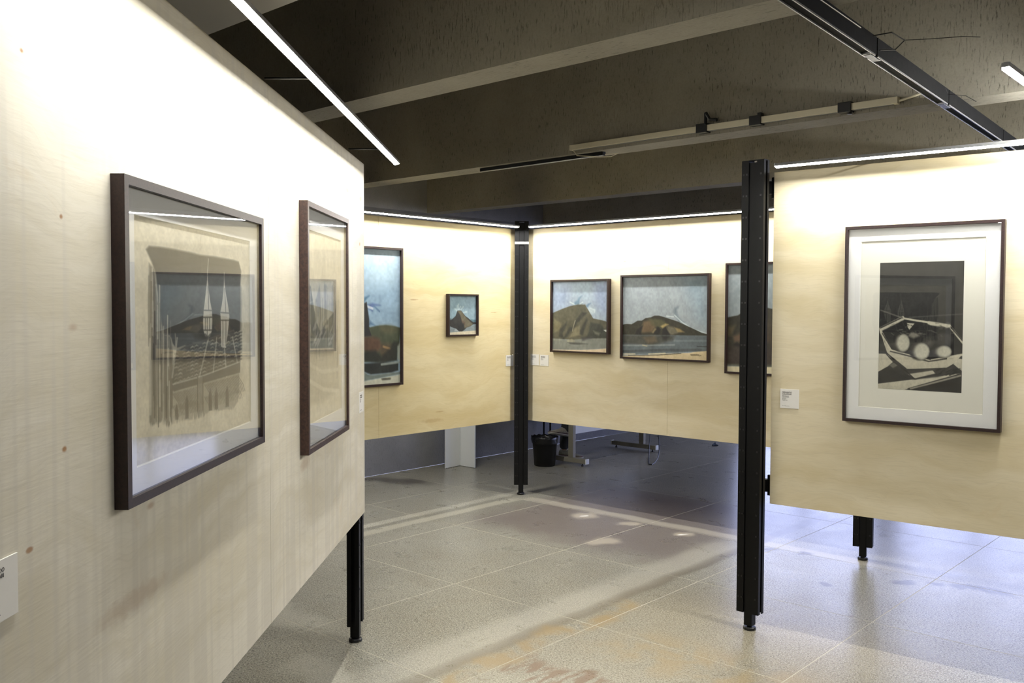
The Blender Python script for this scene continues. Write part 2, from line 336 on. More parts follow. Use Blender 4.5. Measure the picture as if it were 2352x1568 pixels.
# ------------------------------------------------------------------ artworks
ART = {
 'city': dict(size=(300, 380), bg=(222, 214, 192), ops=[
  ('p',(50,48,45),0.97,0.012,[0.088,0.133,0.107,0.118,0.187,0.115,0.275,0.115,0.401,0.117,0.503,0.122,0.613,0.119,0.814,0.121,0.879,0.126,0.905,0.172,0.894,0.256,0.894,0.392,0.885,0.497,0.892,0.591,0.82,0.484,0.568,0.518,0.36,0.544,0.297,0.544,0.267,0.525,0.252,0.486,0.201,0.478,0.184,0.42,0.171,0.354,0.156,0.263,0.149,0.222,0.123,0.179]),
  ('p',(32,31,30),0.85,0.05,[0.198,0.287,0.894,0.267,0.892,0.591,0.82,0.484,0.568,0.518,0.297,0.544,0.201,0.478,0.175,0.354]),
  ('p',(112,107,96),0.85,0.012,[0.105,0.186,0.143,0.21,0.167,0.387,0.194,0.475,0.252,0.486,0.269,0.551,0.26,0.869,0.218,0.878,0.18,0.846,0.144,0.848,0.11,0.852,0.097,0.832]),
  ('p',(60,57,52),0.95,0.008,[0.297,0.549,0.819,0.486,0.892,0.591,0.885,0.711,0.509,0.725,0.263,0.727,0.257,0.636]),
  ('p',(150,143,127),0.75,0.01,[0.263,0.731,0.509,0.721,0.881,0.711,0.86,0.86,0.82,0.885,0.798,0.897,0.736,0.882,0.656,0.879,0.579,0.863,0.506,0.884,0.436,0.881,0.338,0.869,0.26,0.873]),
  ('l',(85,80,72),0.44,0.006,[0.103,0.24,0.098,0.381,0.098,0.521]),
  ('l',(205,198,178),0.52,0.006,[0.103,0.513,0.101,0.553,0.099,0.594]),
  ('l',(205,198,178),0.76,0.006,[0.107,0.494,0.103,0.648,0.101,0.802]),
  ('l',(205,198,178),0.44,0.006,[0.114,0.434,0.112,0.618,0.108,0.802]),
  ('l',(70,66,60),0.83,0.006,[0.122,0.263,0.121,0.42,0.118,0.577]),
  ('l',(205,198,178),0.78,0.006,[0.128,0.209,0.126,0.327,0.123,0.444]),
  ('l',(205,198,178),0.52,0.006,[0.129,0.341,0.131,0.41,0.124,0.479]),
  ('l',(60,57,52),0.72,0.006,[0.13,0.517,0.126,0.621,0.127,0.725]),
  ('l',(60,57,52),0.52,0.006,[0.134,0.491,0.131,0.619,0.13,0.748]),
  ('l',(70,66,60),0.78,0.006,[0.141,0.384,0.139,0.602,0.132,0.819]),
  ('l',(85,80,72),0.53,0.006,[0.145,0.488,0.141,0.539,0.142,0.591]),
  ('l',(205,198,178),0.41,0.006,[0.147,0.526,0.145,0.597,0.147,0.669]),
  ('l',(70,66,60),0.53,0.006,[0.157,0.364,0.151,0.6,0.147,0.837]),
  ('l',(205,198,178),0.66,0.006,[0.16,0.36,0.155,0.603,0.15,0.845]),
  ('l',(70,66,60),0.6,0.006,[0.162,0.502,0.157,0.682,0.158,0.862]),
  ('l',(85,80,72),0.67,0.006,[0.17,0.276,0.167,0.501,0.162,0.726]),
  ('l',(205,198,178),0.75,0.006,[0.176,0.276,0.171,0.527,0.169,0.779]),
  ('l',(70,66,60),0.5,0.006,[0.179,0.351,0.177,0.476,0.175,0.601]),
  ('l',(70,66,60),0.51,0.006,[0.184,0.35,0.181,0.426,0.179,0.501]),
  ('l',(70,66,60),0.8,0.006,[0.184,0.565,0.182,0.615,0.18,0.665]),
  ('l',(70,66,60),0.62,0.006,[0.189,0.605,0.185,0.702,0.183,0.799]),
  ('l',(205,198,178),0.53,0.006,[0.195,0.595,0.193,0.724,0.192,0.854]),
  ('l',(205,198,178),0.55,0.006,[0.201,0.448,0.199,0.52,0.198,0.591]),
  ('l',(85,80,72),0.42,0.006,[0.208,0.414,0.208,0.57,0.199,0.726]),
  ('l',(85,80,72),0.71,0.006,[0.21,0.547,0.21,0.589,0.208,0.63]),
  ('l',(85,80,72),0.82,0.006,[0.215,0.464,0.209,0.634,0.211,0.804]),
  ('l',(85,80,72),0.65,0.006,[0.216,0.606,0.217,0.718,0.21,0.829]),
  ('l',(60,57,52),0.81,0.006,[0.225,0.464,0.222,0.65,0.216,0.836]),
  ('l',(205,198,178),0.67,0.006,[0.231,0.402,0.227,0.549,0.225,0.697]),
  ('l',(205,198,178),0.77,0.006,[0.234,0.543,0.231,0.578,0.233,0.614]),
  ('l',(85,80,72),0.74,0.006,[0.236,0.635,0.238,0.697,0.233,0.757]),
  ('l',(205,198,178),0.63,0.006,[0.239,0.684,0.237,0.768,0.238,0.852]),
  ('l',(85,80,72),0.69,0.006,[0.251,0.422,0.251,0.627,0.243,0.832]),
  ('l',(85,80,72),0.48,0.006,[0.251,0.586,0.247,0.662,0.248,0.738]),
  ('l',(85,80,72),0.4,0.006,[0.256,0.591,0.253,0.725,0.251,0.859]),
  ('l',(70,66,60),0.63,0.006,[0.26,0.657,0.259,0.729,0.256,0.801]),
  ('l',(188,182,166),0.34,0.005,[0.281,0.566,0.295,0.561,0.307,0.566]),
  ('l',(52,50,46),0.5,0.004,[0.281,0.569,0.306,0.567]),
  ('l',(52,50,46),0.5,0.004,[0.312,0.566,0.337,0.563]),
  ('l',(188,182,166),0.28,0.005,[0.344,0.558,0.358,0.553,0.371,0.558]),
  ('l',(52,50,46),0.5,0.004,[0.344,0.562,0.369,0.559]),
  ('l',(52,50,46),0.5,0.004,[0.376,0.558,0.402,0.555]),
  ('l',(188,182,166),0.7,0.005,[0.409,0.551,0.424,0.545,0.438,0.551]),
  ('l',(52,50,46),0.5,0.004,[0.409,0.554,0.436,0.552]),
  ('l',(188,182,166),0.53,0.005,[0.443,0.547,0.458,0.541,0.472,0.547]),
  ('l',(52,50,46),0.5,0.004,[0.443,0.551,0.47,0.548]),
  ('l',(52,50,46),0.5,0.004,[0.477,0.547,0.505,0.544]),
  ('l',(188,182,166),0.47,0.005,[0.513,0.539,0.529,0.533,0.543,0.539]),
  ('l',(52,50,46),0.5,0.004,[0.513,0.543,0.541,0.54]),
  ('l',(188,182,166),0.45,0.005,[0.549,0.535,0.565,0.529,0.58,0.534]),
  ('l',(52,50,46),0.5,0.004,[0.549,0.538,0.578,0.535]),
  ('l',(188,182,166),0.55,0.005,[0.586,0.53,0.603,0.525,0.618,0.53]),
  ('l',(52,50,46),0.5,0.004,[0.586,0.534,0.616,0.531]),
  ('l',(52,50,46),0.5,0.004,[0.624,0.53,0.655,0.527]),
  ('l',(188,182,166),0.47,0.005,[0.663,0.521,0.68,0.515,0.696,0.521]),
  ('l',(52,50,46),0.5,0.004,[0.663,0.525,0.694,0.522]),
  ('l',(188,182,166),0.59,0.005,[0.702,0.517,0.721,0.511,0.737,0.516]),
  ('l',(52,50,46),0.5,0.004,[0.702,0.521,0.735,0.517]),
  ('l',(188,182,166),0.39,0.005,[0.743,0.512,0.762,0.506,0.779,0.512]),
  ('l',(52,50,46),0.5,0.004,[0.743,0.516,0.776,0.513]),
  ('l',(52,50,46),0.5,0.004,[0.785,0.511,0.819,0.508]),
  ('l',(188,182,166),0.65,0.005,[0.828,0.502,0.848,0.496,0.865,0.502]),
  ('l',(52,50,46),0.5,0.004,[0.828,0.506,0.863,0.503]),
  ('l',(188,182,166),0.69,0.005,[0.872,0.497,0.892,0.491,0.91,0.497]),
  ('l',(52,50,46),0.5,0.004,[0.872,0.501,0.908,0.498]),
  ('l',(188,182,166),0.57,0.005,[0.281,0.582,0.295,0.577,0.307,0.582]),
  ('l',(52,50,46),0.5,0.004,[0.281,0.586,0.305,0.583]),
  ('l',(52,50,46),0.5,0.004,[0.312,0.582,0.337,0.58]),
  ('l',(188,182,166),0.44,0.005,[0.343,0.575,0.358,0.57,0.371,0.575]),
  ('l',(52,50,46),0.5,0.004,[0.343,0.579,0.369,0.576]),
  ('l',(188,182,166),0.69,0.005,[0.376,0.571,0.39,0.566,0.404,0.571]),
  ('l',(52,50,46),0.5,0.004,[0.376,0.575,0.402,0.572]),
  ('l',(188,182,166),0.51,0.005,[0.409,0.568,0.424,0.562,0.437,0.568]),
  ('l',(52,50,46),0.5,0.004,[0.409,0.571,0.436,0.568]),
  ('l',(188,182,166),0.29,0.005,[0.442,0.564,0.458,0.558,0.472,0.564]),
  ('l',(52,50,46),0.5,0.004,[0.442,0.567,0.47,0.565]),
  ('l',(188,182,166),0.66,0.005,[0.477,0.56,0.493,0.554,0.507,0.56]),
  ('l',(52,50,46),0.5,0.004,[0.477,0.563,0.505,0.561]),
  ('l',(188,182,166),0.34,0.005,[0.512,0.556,0.529,0.55,0.543,0.556]),
  ('l',(52,50,46),0.5,0.004,[0.512,0.56,0.541,0.557]),
  ('l',(52,50,46),0.5,0.004,[0.548,0.555,0.578,0.552]),
  ('l',(188,182,166),0.75,0.005,[0.586,0.547,0.603,0.542,0.618,0.547]),
  ('l',(52,50,46),0.5,0.004,[0.585,0.551,0.616,0.548]),
  ('l',(188,182,166),0.71,0.005,[0.623,0.543,0.641,0.537,0.656,0.543]),
  ('l',(52,50,46),0.5,0.004,[0.623,0.547,0.654,0.544]),
  ('l',(52,50,46),0.5,0.004,[0.662,0.543,0.694,0.539]),
  ('l',(188,182,166),0.49,0.005,[0.702,0.534,0.72,0.528,0.737,0.534]),
  ('l',(52,50,46),0.5,0.004,[0.702,0.538,0.734,0.535]),
  ('l',(52,50,46),0.5,0.004,[0.743,0.534,0.776,0.53]),
  ('l',(188,182,166),0.64,0.005,[0.785,0.525,0.804,0.519,0.821,0.524]),
  ('l',(52,50,46),0.5,0.004,[0.785,0.529,0.819,0.525]),
  ('l',(188,182,166),0.68,0.005,[0.827,0.52,0.847,0.514,0.865,0.519]),
  ('l',(52,50,46),0.5,0.004,[0.827,0.524,0.862,0.52]),
  ('l',(188,182,166),0.69,0.005,[0.871,0.515,0.892,0.508,0.91,0.514]),
  ('l',(52,50,46),0.5,0.004,[0.871,0.519,0.907,0.515]),
  ('l',(188,182,166),0.49,0.005,[0.28,0.599,0.294,0.594,0.307,0.599]),
  ('l',(52,50,46),0.5,0.004,[0.28,0.602,0.305,0.6]),
  ('l',(188,182,166),0.43,0.005,[0.311,0.595,0.326,0.59,0.338,0.595]),
  ('l',(52,50,46),0.5,0.004,[0.311,0.599,0.337,0.596]),
  ('l',(188,182,166),0.52,0.005,[0.343,0.592,0.357,0.586,0.37,0.592]),
  ('l',(52,50,46),0.5,0.004,[0.343,0.595,0.369,0.593]),
  ('l',(188,182,166),0.48,0.005,[0.375,0.588,0.39,0.583,0.403,0.588]),
  ('l',(52,50,46),0.5,0.004,[0.375,0.592,0.402,0.589]),
  ('l',(52,50,46),0.5,0.004,[0.408,0.588,0.435,0.585]),
  ('l',(188,182,166),0.73,0.005,[0.442,0.58,0.458,0.575,0.471,0.581]),
  ('l',(52,50,46),0.5,0.004,[0.442,0.584,0.47,0.581]),
  ('l',(188,182,166),0.47,0.005,[0.477,0.577,0.493,0.571,0.507,0.577]),
  ('l',(52,50,46),0.5,0.004,[0.477,0.58,0.505,0.578]),
  ('l',(188,182,166),0.38,0.005,[0.512,0.573,0.528,0.567,0.543,0.573]),
  ('l',(52,50,46),0.5,0.004,[0.512,0.576,0.541,0.574]),
  ('l',(52,50,46),0.5,0.004,[0.548,0.572,0.578,0.57]),
  ('l',(188,182,166),0.53,0.005,[0.585,0.565,0.602,0.559,0.617,0.565]),
  ('l',(52,50,46),0.5,0.004,[0.585,0.568,0.615,0.565]),
  ('l',(52,50,46),0.5,0.004,[0.623,0.564,0.654,0.561]),
  ('l',(188,182,166),0.44,0.005,[0.662,0.556,0.68,0.55,0.696,0.556]),
  ('l',(52,50,46),0.5,0.004,[0.662,0.56,0.694,0.557]),
  ('l',(188,182,166),0.51,0.005,[0.702,0.552,0.72,0.546,0.736,0.551]),
  ('l',(52,50,46),0.5,0.004,[0.702,0.555,0.734,0.552]),
  ('l',(188,182,166),0.73,0.005,[0.742,0.547,0.761,0.541,0.778,0.547]),
  ('l',(52,50,46),0.5,0.004,[0.742,0.551,0.776,0.548]),
  ('l',(188,182,166),0.42,0.005,[0.784,0.542,0.803,0.536,0.821,0.542]),
  ('l',(52,50,46),0.5,0.004,[0.784,0.546,0.818,0.543]),
  ('l',(188,182,166),0.71,0.005,[0.827,0.538,0.847,0.531,0.864,0.537]),
  ('l',(52,50,46),0.5,0.004,[0.827,0.542,0.862,0.538]),
  ('l',(188,182,166),0.49,0.005,[0.871,0.533,0.891,0.526,0.909,0.532]),
  ('l',(52,50,46),0.5,0.004,[0.871,0.537,0.907,0.533]),
  ('l',(188,182,166),0.49,0.005,[0.28,0.615,0.294,0.61,0.306,0.615]),
  ('l',(52,50,46),0.5,0.004,[0.28,0.618,0.305,0.616]),
  ('l',(188,182,166),0.28,0.005,[0.311,0.612,0.325,0.607,0.338,0.612]),
  ('l',(52,50,46),0.5,0.004,[0.311,0.615,0.336,0.613]),
  ('l',(52,50,46),0.5,0.004,[0.343,0.612,0.368,0.609]),
  ('l',(188,182,166),0.32,0.005,[0.375,0.605,0.39,0.599,0.403,0.605]),
  ('l',(52,50,46),0.5,0.004,[0.375,0.608,0.401,0.606]),
  ('l',(188,182,166),0.45,0.005,[0.408,0.601,0.423,0.596,0.437,0.601]),
  ('l',(52,50,46),0.5,0.004,[0.408,0.605,0.435,0.602]),
  ('l',(188,182,166),0.56,0.005,[0.442,0.597,0.457,0.592,0.471,0.598]),
  ('l',(52,50,46),0.5,0.004,[0.442,0.601,0.469,0.598]),
  ('l',(188,182,166),0.52,0.005,[0.476,0.593,0.492,0.588,0.506,0.594]),
  ('l',(52,50,46),0.5,0.004,[0.476,0.597,0.504,0.595]),
  ('l',(188,182,166),0.37,0.005,[0.512,0.59,0.528,0.584,0.542,0.59]),
  ('l',(52,50,46),0.5,0.004,[0.512,0.593,0.54,0.591]),
  ('l',(188,182,166),0.35,0.005,[0.548,0.586,0.564,0.58,0.579,0.586]),
  ('l',(52,50,46),0.5,0.004,[0.548,0.589,0.577,0.587]),
  ('l',(52,50,46),0.5,0.004,[0.585,0.585,0.615,0.583]),
  ('l',(188,182,166),0.39,0.005,[0.623,0.577,0.64,0.572,0.656,0.578]),
  ('l',(52,50,46),0.5,0.004,[0.623,0.581,0.654,0.578]),
  ('l',(52,50,46),0.5,0.004,[0.662,0.577,0.693,0.574]),
  ('l',(188,182,166),0.55,0.005,[0.701,0.569,0.72,0.563,0.736,0.569]),
  ('l',(52,50,46),0.5,0.004,[0.701,0.573,0.734,0.57]),
  ('l',(188,182,166),0.34,0.005,[0.742,0.564,0.761,0.558,0.777,0.564]),
  ('l',(52,50,46),0.5,0.004,[0.742,0.568,0.775,0.565]),
  ('l',(188,182,166),0.46,0.005,[0.784,0.56,0.803,0.554,0.82,0.56]),
  ('l',(52,50,46),0.5,0.004,[0.784,0.564,0.818,0.561]),
  ('l',(188,182,166),0.6,0.005,[0.827,0.555,0.846,0.549,0.864,0.555]),
  ('l',(52,50,46),0.5,0.004,[0.827,0.559,0.862,0.556]),
  ('l',(188,182,166),0.43,0.005,[0.871,0.55,0.891,0.544,0.909,0.55]),
  ('l',(52,50,46),0.5,0.004,[0.871,0.554,0.907,0.551]),
  ('l',(188,182,166),0.69,0.005,[0.28,0.631,0.294,0.627,0.306,0.632]),
  ('l',(52,50,46),0.5,0.004,[0.28,0.635,0.304,0.633]),
  ('l',(188,182,166),0.46,0.005,[0.311,0.628,0.325,0.623,0.337,0.629]),
  ('l',(52,50,46),0.5,0.004,[0.311,0.632,0.336,0.629]),
  ('l',(188,182,166),0.4,0.005,[0.342,0.625,0.357,0.62,0.37,0.625]),
  ('l',(52,50,46),0.5,0.004,[0.342,0.628,0.368,0.626]),
  ('l',(188,182,166),0.44,0.005,[0.375,0.621,0.389,0.616,0.403,0.622]),
  ('l',(52,50,46),0.5,0.004,[0.375,0.625,0.401,0.623]),
  ('l',(188,182,166),0.69,0.005,[0.408,0.618,0.423,0.613,0.436,0.618]),
  ('l',(52,50,46),0.5,0.004,[0.408,0.621,0.435,0.619]),
  ('l',(188,182,166),0.52,0.005,[0.441,0.614,0.457,0.609,0.471,0.615]),
  ('l',(52,50,46),0.5,0.004,[0.441,0.618,0.469,0.615]),
  ('l',(188,182,166),0.45,0.005,[0.476,0.61,0.492,0.605,0.506,0.611]),
  ('l',(52,50,46),0.5,0.004,[0.476,0.614,0.504,0.612]),
  ('l',(188,182,166),0.28,0.005,[0.511,0.606,0.528,0.601,0.542,0.607]),
  ('l',(52,50,46),0.5,0.004,[0.511,0.61,0.54,0.608]),
  ('l',(52,50,46),0.5,0.004,[0.547,0.606,0.577,0.604]),
  ('l',(188,182,166),0.59,0.005,[0.585,0.599,0.602,0.593,0.617,0.599]),
  ('l',(52,50,46),0.5,0.004,[0.584,0.602,0.615,0.6]),
  ('l',(188,182,166),0.64,0.005,[0.622,0.595,0.64,0.589,0.655,0.595]),
  ('l',(52,50,46),0.5,0.004,[0.622,0.598,0.653,0.596]),
  ('l',(188,182,166),0.31,0.005,[0.661,0.59,0.679,0.585,0.695,0.591]),
  ('l',(52,50,46),0.5,0.004,[0.661,0.594,0.693,0.592]),
  ('l',(188,182,166),0.26,0.005,[0.701,0.586,0.719,0.58,0.736,0.586]),
  ('l',(52,50,46),0.5,0.004,[0.701,0.59,0.733,0.587]),
  ('l',(188,182,166),0.25,0.005,[0.742,0.582,0.761,0.576,0.777,0.582]),
  ('l',(52,50,46),0.5,0.004,[0.742,0.586,0.775,0.583]),
  ('l',(52,50,46),0.5,0.004,[0.783,0.581,0.818,0.578]),
  ('l',(188,182,166),0.69,0.005,[0.826,0.573,0.846,0.567,0.864,0.573]),
  ('l',(52,50,46),0.5,0.004,[0.826,0.577,0.861,0.574]),
  ('l',(188,182,166),0.62,0.005,[0.87,0.568,0.891,0.562,0.908,0.568]),
  ('l',(52,50,46),0.5,0.004,[0.87,0.572,0.906,0.569]),
  ('l',(52,50,46),0.5,0.004,[0.279,0.651,0.304,0.649]),
  ('l',(188,182,166),0.6,0.005,[0.31,0.644,0.325,0.64,0.337,0.645]),
  ('l',(52,50,46),0.5,0.004,[0.31,0.648,0.336,0.646]),
  ('l',(188,182,166),0.34,0.005,[0.342,0.641,0.357,0.636,0.369,0.642]),
  ('l',(52,50,46),0.5,0.004,[0.342,0.645,0.368,0.643]),
  ('l',(188,182,166),0.34,0.005,[0.374,0.638,0.389,0.633,0.402,0.639]),
  ('l',(52,50,46),0.5,0.004,[0.374,0.641,0.401,0.639]),
  ('l',(188,182,166),0.7,0.005,[0.407,0.634,0.423,0.629,0.436,0.635]),
  ('l',(52,50,46),0.5,0.004,[0.407,0.638,0.434,0.636]),
  ('l',(188,182,166),0.72,0.005,[0.441,0.631,0.457,0.626,0.47,0.631]),
  ('l',(52,50,46),0.5,0.004,[0.441,0.634,0.469,0.632]),
  ('l',(52,50,46),0.5,0.004,[0.476,0.631,0.504,0.629]),
  ('l',(188,182,166),0.62,0.005,[0.511,0.623,0.527,0.618,0.542,0.624]),
  ('l',(52,50,46),0.5,0.004,[0.511,0.627,0.54,0.625]),
  ('l',(52,50,46),0.5,0.004,[0.547,0.623,0.577,0.621]),
  ('l',(188,182,166),0.54,0.005,[0.584,0.616,0.601,0.61,0.616,0.616]),
  ('l',(52,50,46),0.5,0.004,[0.584,0.62,0.614,0.617]),
  ('l',(52,50,46),0.5,0.004,[0.622,0.616,0.653,0.613]),
  ('l',(188,182,166),0.64,0.005,[0.661,0.608,0.679,0.602,0.695,0.608]),
  ('l',(52,50,46),0.5,0.004,[0.661,0.612,0.693,0.609]),
  ('l',(188,182,166),0.67,0.005,[0.701,0.603,0.719,0.598,0.735,0.604]),
  ('l',(52,50,46),0.5,0.004,[0.701,0.607,0.733,0.605]),
  ('l',(52,50,46),0.5,0.004,[0.741,0.603,0.775,0.6]),
  ('l',(188,182,166),0.37,0.005,[0.783,0.595,0.802,0.589,0.819,0.595]),
  ('l',(52,50,46),0.5,0.004,[0.783,0.599,0.817,0.596]),
  ('l',(188,182,166),0.3,0.005,[0.826,0.59,0.846,0.584,0.863,0.591]),
  ('l',(52,50,46),0.5,0.004,[0.826,0.594,0.861,0.592]),
  ('l',(52,50,46),0.5,0.004,[0.87,0.59,0.906,0.587]),
  ('l',(188,182,166),0.41,0.005,[0.279,0.664,0.293,0.659,0.305,0.665]),
  ('l',(52,50,46),0.5,0.004,[0.279,0.668,0.304,0.666]),
  ('l',(188,182,166),0.73,0.005,[0.31,0.661,0.324,0.656,0.337,0.662]),
  ('l',(52,50,46),0.5,0.004,[0.31,0.664,0.335,0.663]),
  ('l',(52,50,46),0.5,0.004,[0.342,0.661,0.367,0.659]),
  ('l',(188,182,166),0.27,0.005,[0.374,0.654,0.389,0.65,0.402,0.655]),
  ('l',(52,50,46),0.5,0.004,[0.374,0.658,0.4,0.656]),
  ('l',(188,182,166),0.66,0.005,[0.407,0.651,0.422,0.646,0.436,0.652]),
  ('l',(52,50,46),0.5,0.004,[0.407,0.655,0.434,0.653]),
  ('l',(188,182,166),0.27,0.005,[0.441,0.647,0.456,0.643,0.47,0.648]),
  ('l',(52,50,46),0.5,0.004,[0.441,0.651,0.468,0.649]),
  ('l',(188,182,166),0.42,0.005,[0.475,0.644,0.491,0.639,0.505,0.645]),
  ('l',(52,50,46),0.5,0.004,[0.475,0.648,0.503,0.646]),
  ('l',(188,182,166),0.32,0.005,[0.511,0.64,0.527,0.635,0.541,0.641]),
  ('l',(52,50,46),0.5,0.004,[0.511,0.644,0.539,0.642]),
  ('l',(188,182,166),0.5,0.005,[0.547,0.637,0.563,0.631,0.578,0.637]),
  ('l',(52,50,46),0.5,0.004,[0.547,0.64,0.576,0.638]),
  ('l',(52,50,46),0.5,0.004,[0.584,0.637,0.614,0.634]),
  ('l',(52,50,46),0.5,0.004,[0.622,0.633,0.653,0.63]),
  ('l',(52,50,46),0.5,0.004,[0.66,0.629,0.692,0.626]),
  ('l',(188,182,166),0.36,0.005,[0.7,0.621,0.719,0.615,0.735,0.621]),
  ('l',(52,50,46),0.5,0.004,[0.7,0.625,0.733,0.622]),
  ('l',(188,182,166),0.73,0.005,[0.741,0.617,0.76,0.611,0.776,0.617]),
  ('l',(52,50,46),0.5,0.004,[0.741,0.621,0.774,0.618]),
  ('l',(52,50,46),0.5,0.004,[0.783,0.616,0.817,0.614]),
  ('l',(52,50,46),0.5,0.004,[0.826,0.612,0.861,0.609]),
  ('l',(188,182,166),0.6,0.005,[0.87,0.603,0.89,0.597,0.908,0.604]),
  ('l',(52,50,46),0.5,0.004,[0.87,0.608,0.905,0.605]),
  ('l',(188,182,166),0.37,0.005,[0.279,0.681,0.293,0.676,0.305,0.682]),
  ('l',(52,50,46),0.5,0.004,[0.279,0.684,0.303,0.682]),
  ('l',(188,182,166),0.42,0.005,[0.31,0.677,0.324,0.673,0.337,0.679]),
  ('l',(52,50,46),0.5,0.004,[0.31,0.681,0.335,0.679]),
  ('l',(52,50,46),0.5,0.004,[0.341,0.678,0.367,0.676]),
  ('l',(52,50,46),0.5,0.004,[0.374,0.675,0.4,0.673]),
  ('l',(188,182,166),0.45,0.005,[0.407,0.668,0.422,0.663,0.435,0.669]),
  ('l',(52,50,46),0.5,0.004,[0.407,0.671,0.434,0.669]),
  ('l',(188,182,166),0.5,0.005,[0.44,0.664,0.456,0.659,0.47,0.665]),
  ('l',(52,50,46),0.5,0.004,[0.44,0.668,0.468,0.666]),
  ('l',(188,182,166),0.51,0.005,[0.475,0.661,0.491,0.656,0.505,0.662]),
  ('l',(52,50,46),0.5,0.004,[0.475,0.664,0.503,0.663]),
  ('l',(188,182,166),0.53,0.005,[0.51,0.657,0.527,0.652,0.541,0.658]),
  ('l',(52,50,46),0.5,0.004,[0.51,0.661,0.539,0.659]),
  ('l',(188,182,166),0.35,0.005,[0.547,0.654,0.563,0.648,0.578,0.655]),
  ('l',(52,50,46),0.5,0.004,[0.546,0.657,0.576,0.655]),
  ('l',(188,182,166),0.41,0.005,[0.584,0.65,0.601,0.645,0.616,0.651]),
  ('l',(52,50,46),0.5,0.004,[0.583,0.654,0.614,0.652]),
  ('l',(188,182,166),0.49,0.005,[0.621,0.646,0.639,0.641,0.654,0.647]),
  ('l',(52,50,46),0.5,0.004,[0.621,0.65,0.652,0.648]),
  ('l',(188,182,166),0.74,0.005,[0.66,0.642,0.678,0.637,0.694,0.643]),
  ('l',(52,50,46),0.5,0.004,[0.66,0.646,0.692,0.644]),
  ('l',(188,182,166),0.7,0.005,[0.7,0.638,0.718,0.633,0.734,0.639]),
  ('l',(52,50,46),0.5,0.004,[0.7,0.642,0.732,0.64]),
  ('l',(52,50,46),0.5,0.004,[0.741,0.638,0.774,0.636]),
  ('l',(52,50,46),0.5,0.004,[0.782,0.634,0.817,0.631]),
  ('l',(188,182,166),0.63,0.005,[0.825,0.625,0.845,0.62,0.862,0.626]),
  ('l',(52,50,46),0.5,0.004,[0.825,0.63,0.86,0.627]),
  ('l',(188,182,166),0.39,0.005,[0.869,0.621,0.889,0.615,0.907,0.622]),
  ('l',(52,50,46),0.5,0.004,[0.869,0.625,0.905,0.623]),
  ('l',(188,182,166),0.45,0.005,[0.278,0.697,0.292,0.692,0.305,0.698]),
  ('l',(52,50,46),0.5,0.004,[0.278,0.7,0.303,0.699]),
  ('l',(188,182,166),0.59,0.005,[0.309,0.694,0.324,0.689,0.336,0.695]),
  ('l',(52,50,46),0.5,0.004,[0.309,0.697,0.335,0.696]),
  ('l',(188,182,166),0.56,0.005,[0.341,0.691,0.356,0.686,0.368,0.692]),
  ('l',(52,50,46),0.5,0.004,[0.341,0.694,0.367,0.693]),
  ('l',(188,182,166),0.72,0.005,[0.373,0.688,0.388,0.683,0.401,0.689]),
  ('l',(52,50,46),0.5,0.004,[0.373,0.691,0.4,0.69]),
  ('l',(188,182,166),0.56,0.005,[0.406,0.684,0.422,0.68,0.435,0.686]),
  ('l',(52,50,46),0.5,0.004,[0.406,0.688,0.433,0.686]),
  ('l',(188,182,166),0.72,0.005,[0.44,0.681,0.456,0.676,0.469,0.682]),
  ('l',(52,50,46),0.5,0.004,[0.44,0.685,0.468,0.683]),
  ('l',(188,182,166),0.36,0.005,[0.475,0.678,0.491,0.673,0.505,0.679]),
  ('l',(52,50,46),0.5,0.004,[0.475,0.681,0.503,0.68]),
  ('l',(188,182,166),0.63,0.005,[0.51,0.674,0.526,0.669,0.541,0.675]),
  ('l',(52,50,46),0.5,0.004,[0.51,0.678,0.539,0.676]),
  ('l',(188,182,166),0.25,0.005,[0.546,0.671,0.563,0.666,0.577,0.672]),
  ('l',(52,50,46),0.5,0.004,[0.546,0.674,0.576,0.672]),
  ('l',(188,182,166),0.35,0.005,[0.583,0.667,0.6,0.662,0.615,0.668]),
  ('l',(52,50,46),0.5,0.004,[0.583,0.671,0.613,0.669]),
  ('l',(188,182,166),0.51,0.005,[0.621,0.663,0.638,0.658,0.654,0.664]),
  ('l',(52,50,46),0.5,0.004,[0.621,0.667,0.652,0.665]),
  ('l',(188,182,166),0.65,0.005,[0.66,0.659,0.678,0.654,0.694,0.66]),
  ('l',(52,50,46),0.5,0.004,[0.66,0.663,0.692,0.661]),
  ('l',(188,182,166),0.68,0.005,[0.7,0.655,0.718,0.65,0.734,0.656]),
  ('l',(52,50,46),0.5,0.004,[0.7,0.659,0.732,0.657]),
  ('l',(188,182,166),0.33,0.005,[0.74,0.651,0.759,0.646,0.776,0.652]),
  ('l',(52,50,46),0.5,0.004,[0.74,0.655,0.774,0.653]),
  ('l',(188,182,166),0.58,0.005,[0.782,0.647,0.801,0.642,0.818,0.648]),
  ('l',(52,50,46),0.5,0.004,[0.782,0.651,0.816,0.649]),
  ('l',(52,50,46),0.5,0.004,[0.825,0.647,0.86,0.645]),
  ('l',(52,50,46),0.5,0.004,[0.869,0.643,0.905,0.641]),
  ('l',(205,199,182),0.6,0.008,[0.564,0.513,0.522,0.605,0.481,0.69]),
  ('l',(205,199,182),0.6,0.008,[0.643,0.517,0.622,0.613,0.601,0.702]),
  ('l',(205,199,182),0.6,0.008,[0.712,0.52,0.726,0.62,0.739,0.717]),
  ('l',(205,199,182),0.6,0.008,[0.806,0.524,0.845,0.63,0.885,0.732]),
  ('l',(205,199,182),0.6,0.008,[0.301,0.501,0.281,0.586,0.261,0.667]),
  ('p',(84,80,73),0.9,0.006,[0.263,0.701,0.51,0.693,0.88,0.658,0.881,0.711,0.509,0.721,0.27,0.732]),
  ('l',(200,194,178),0.7,0.005,[0.266,0.699,0.51,0.689,0.88,0.655]),
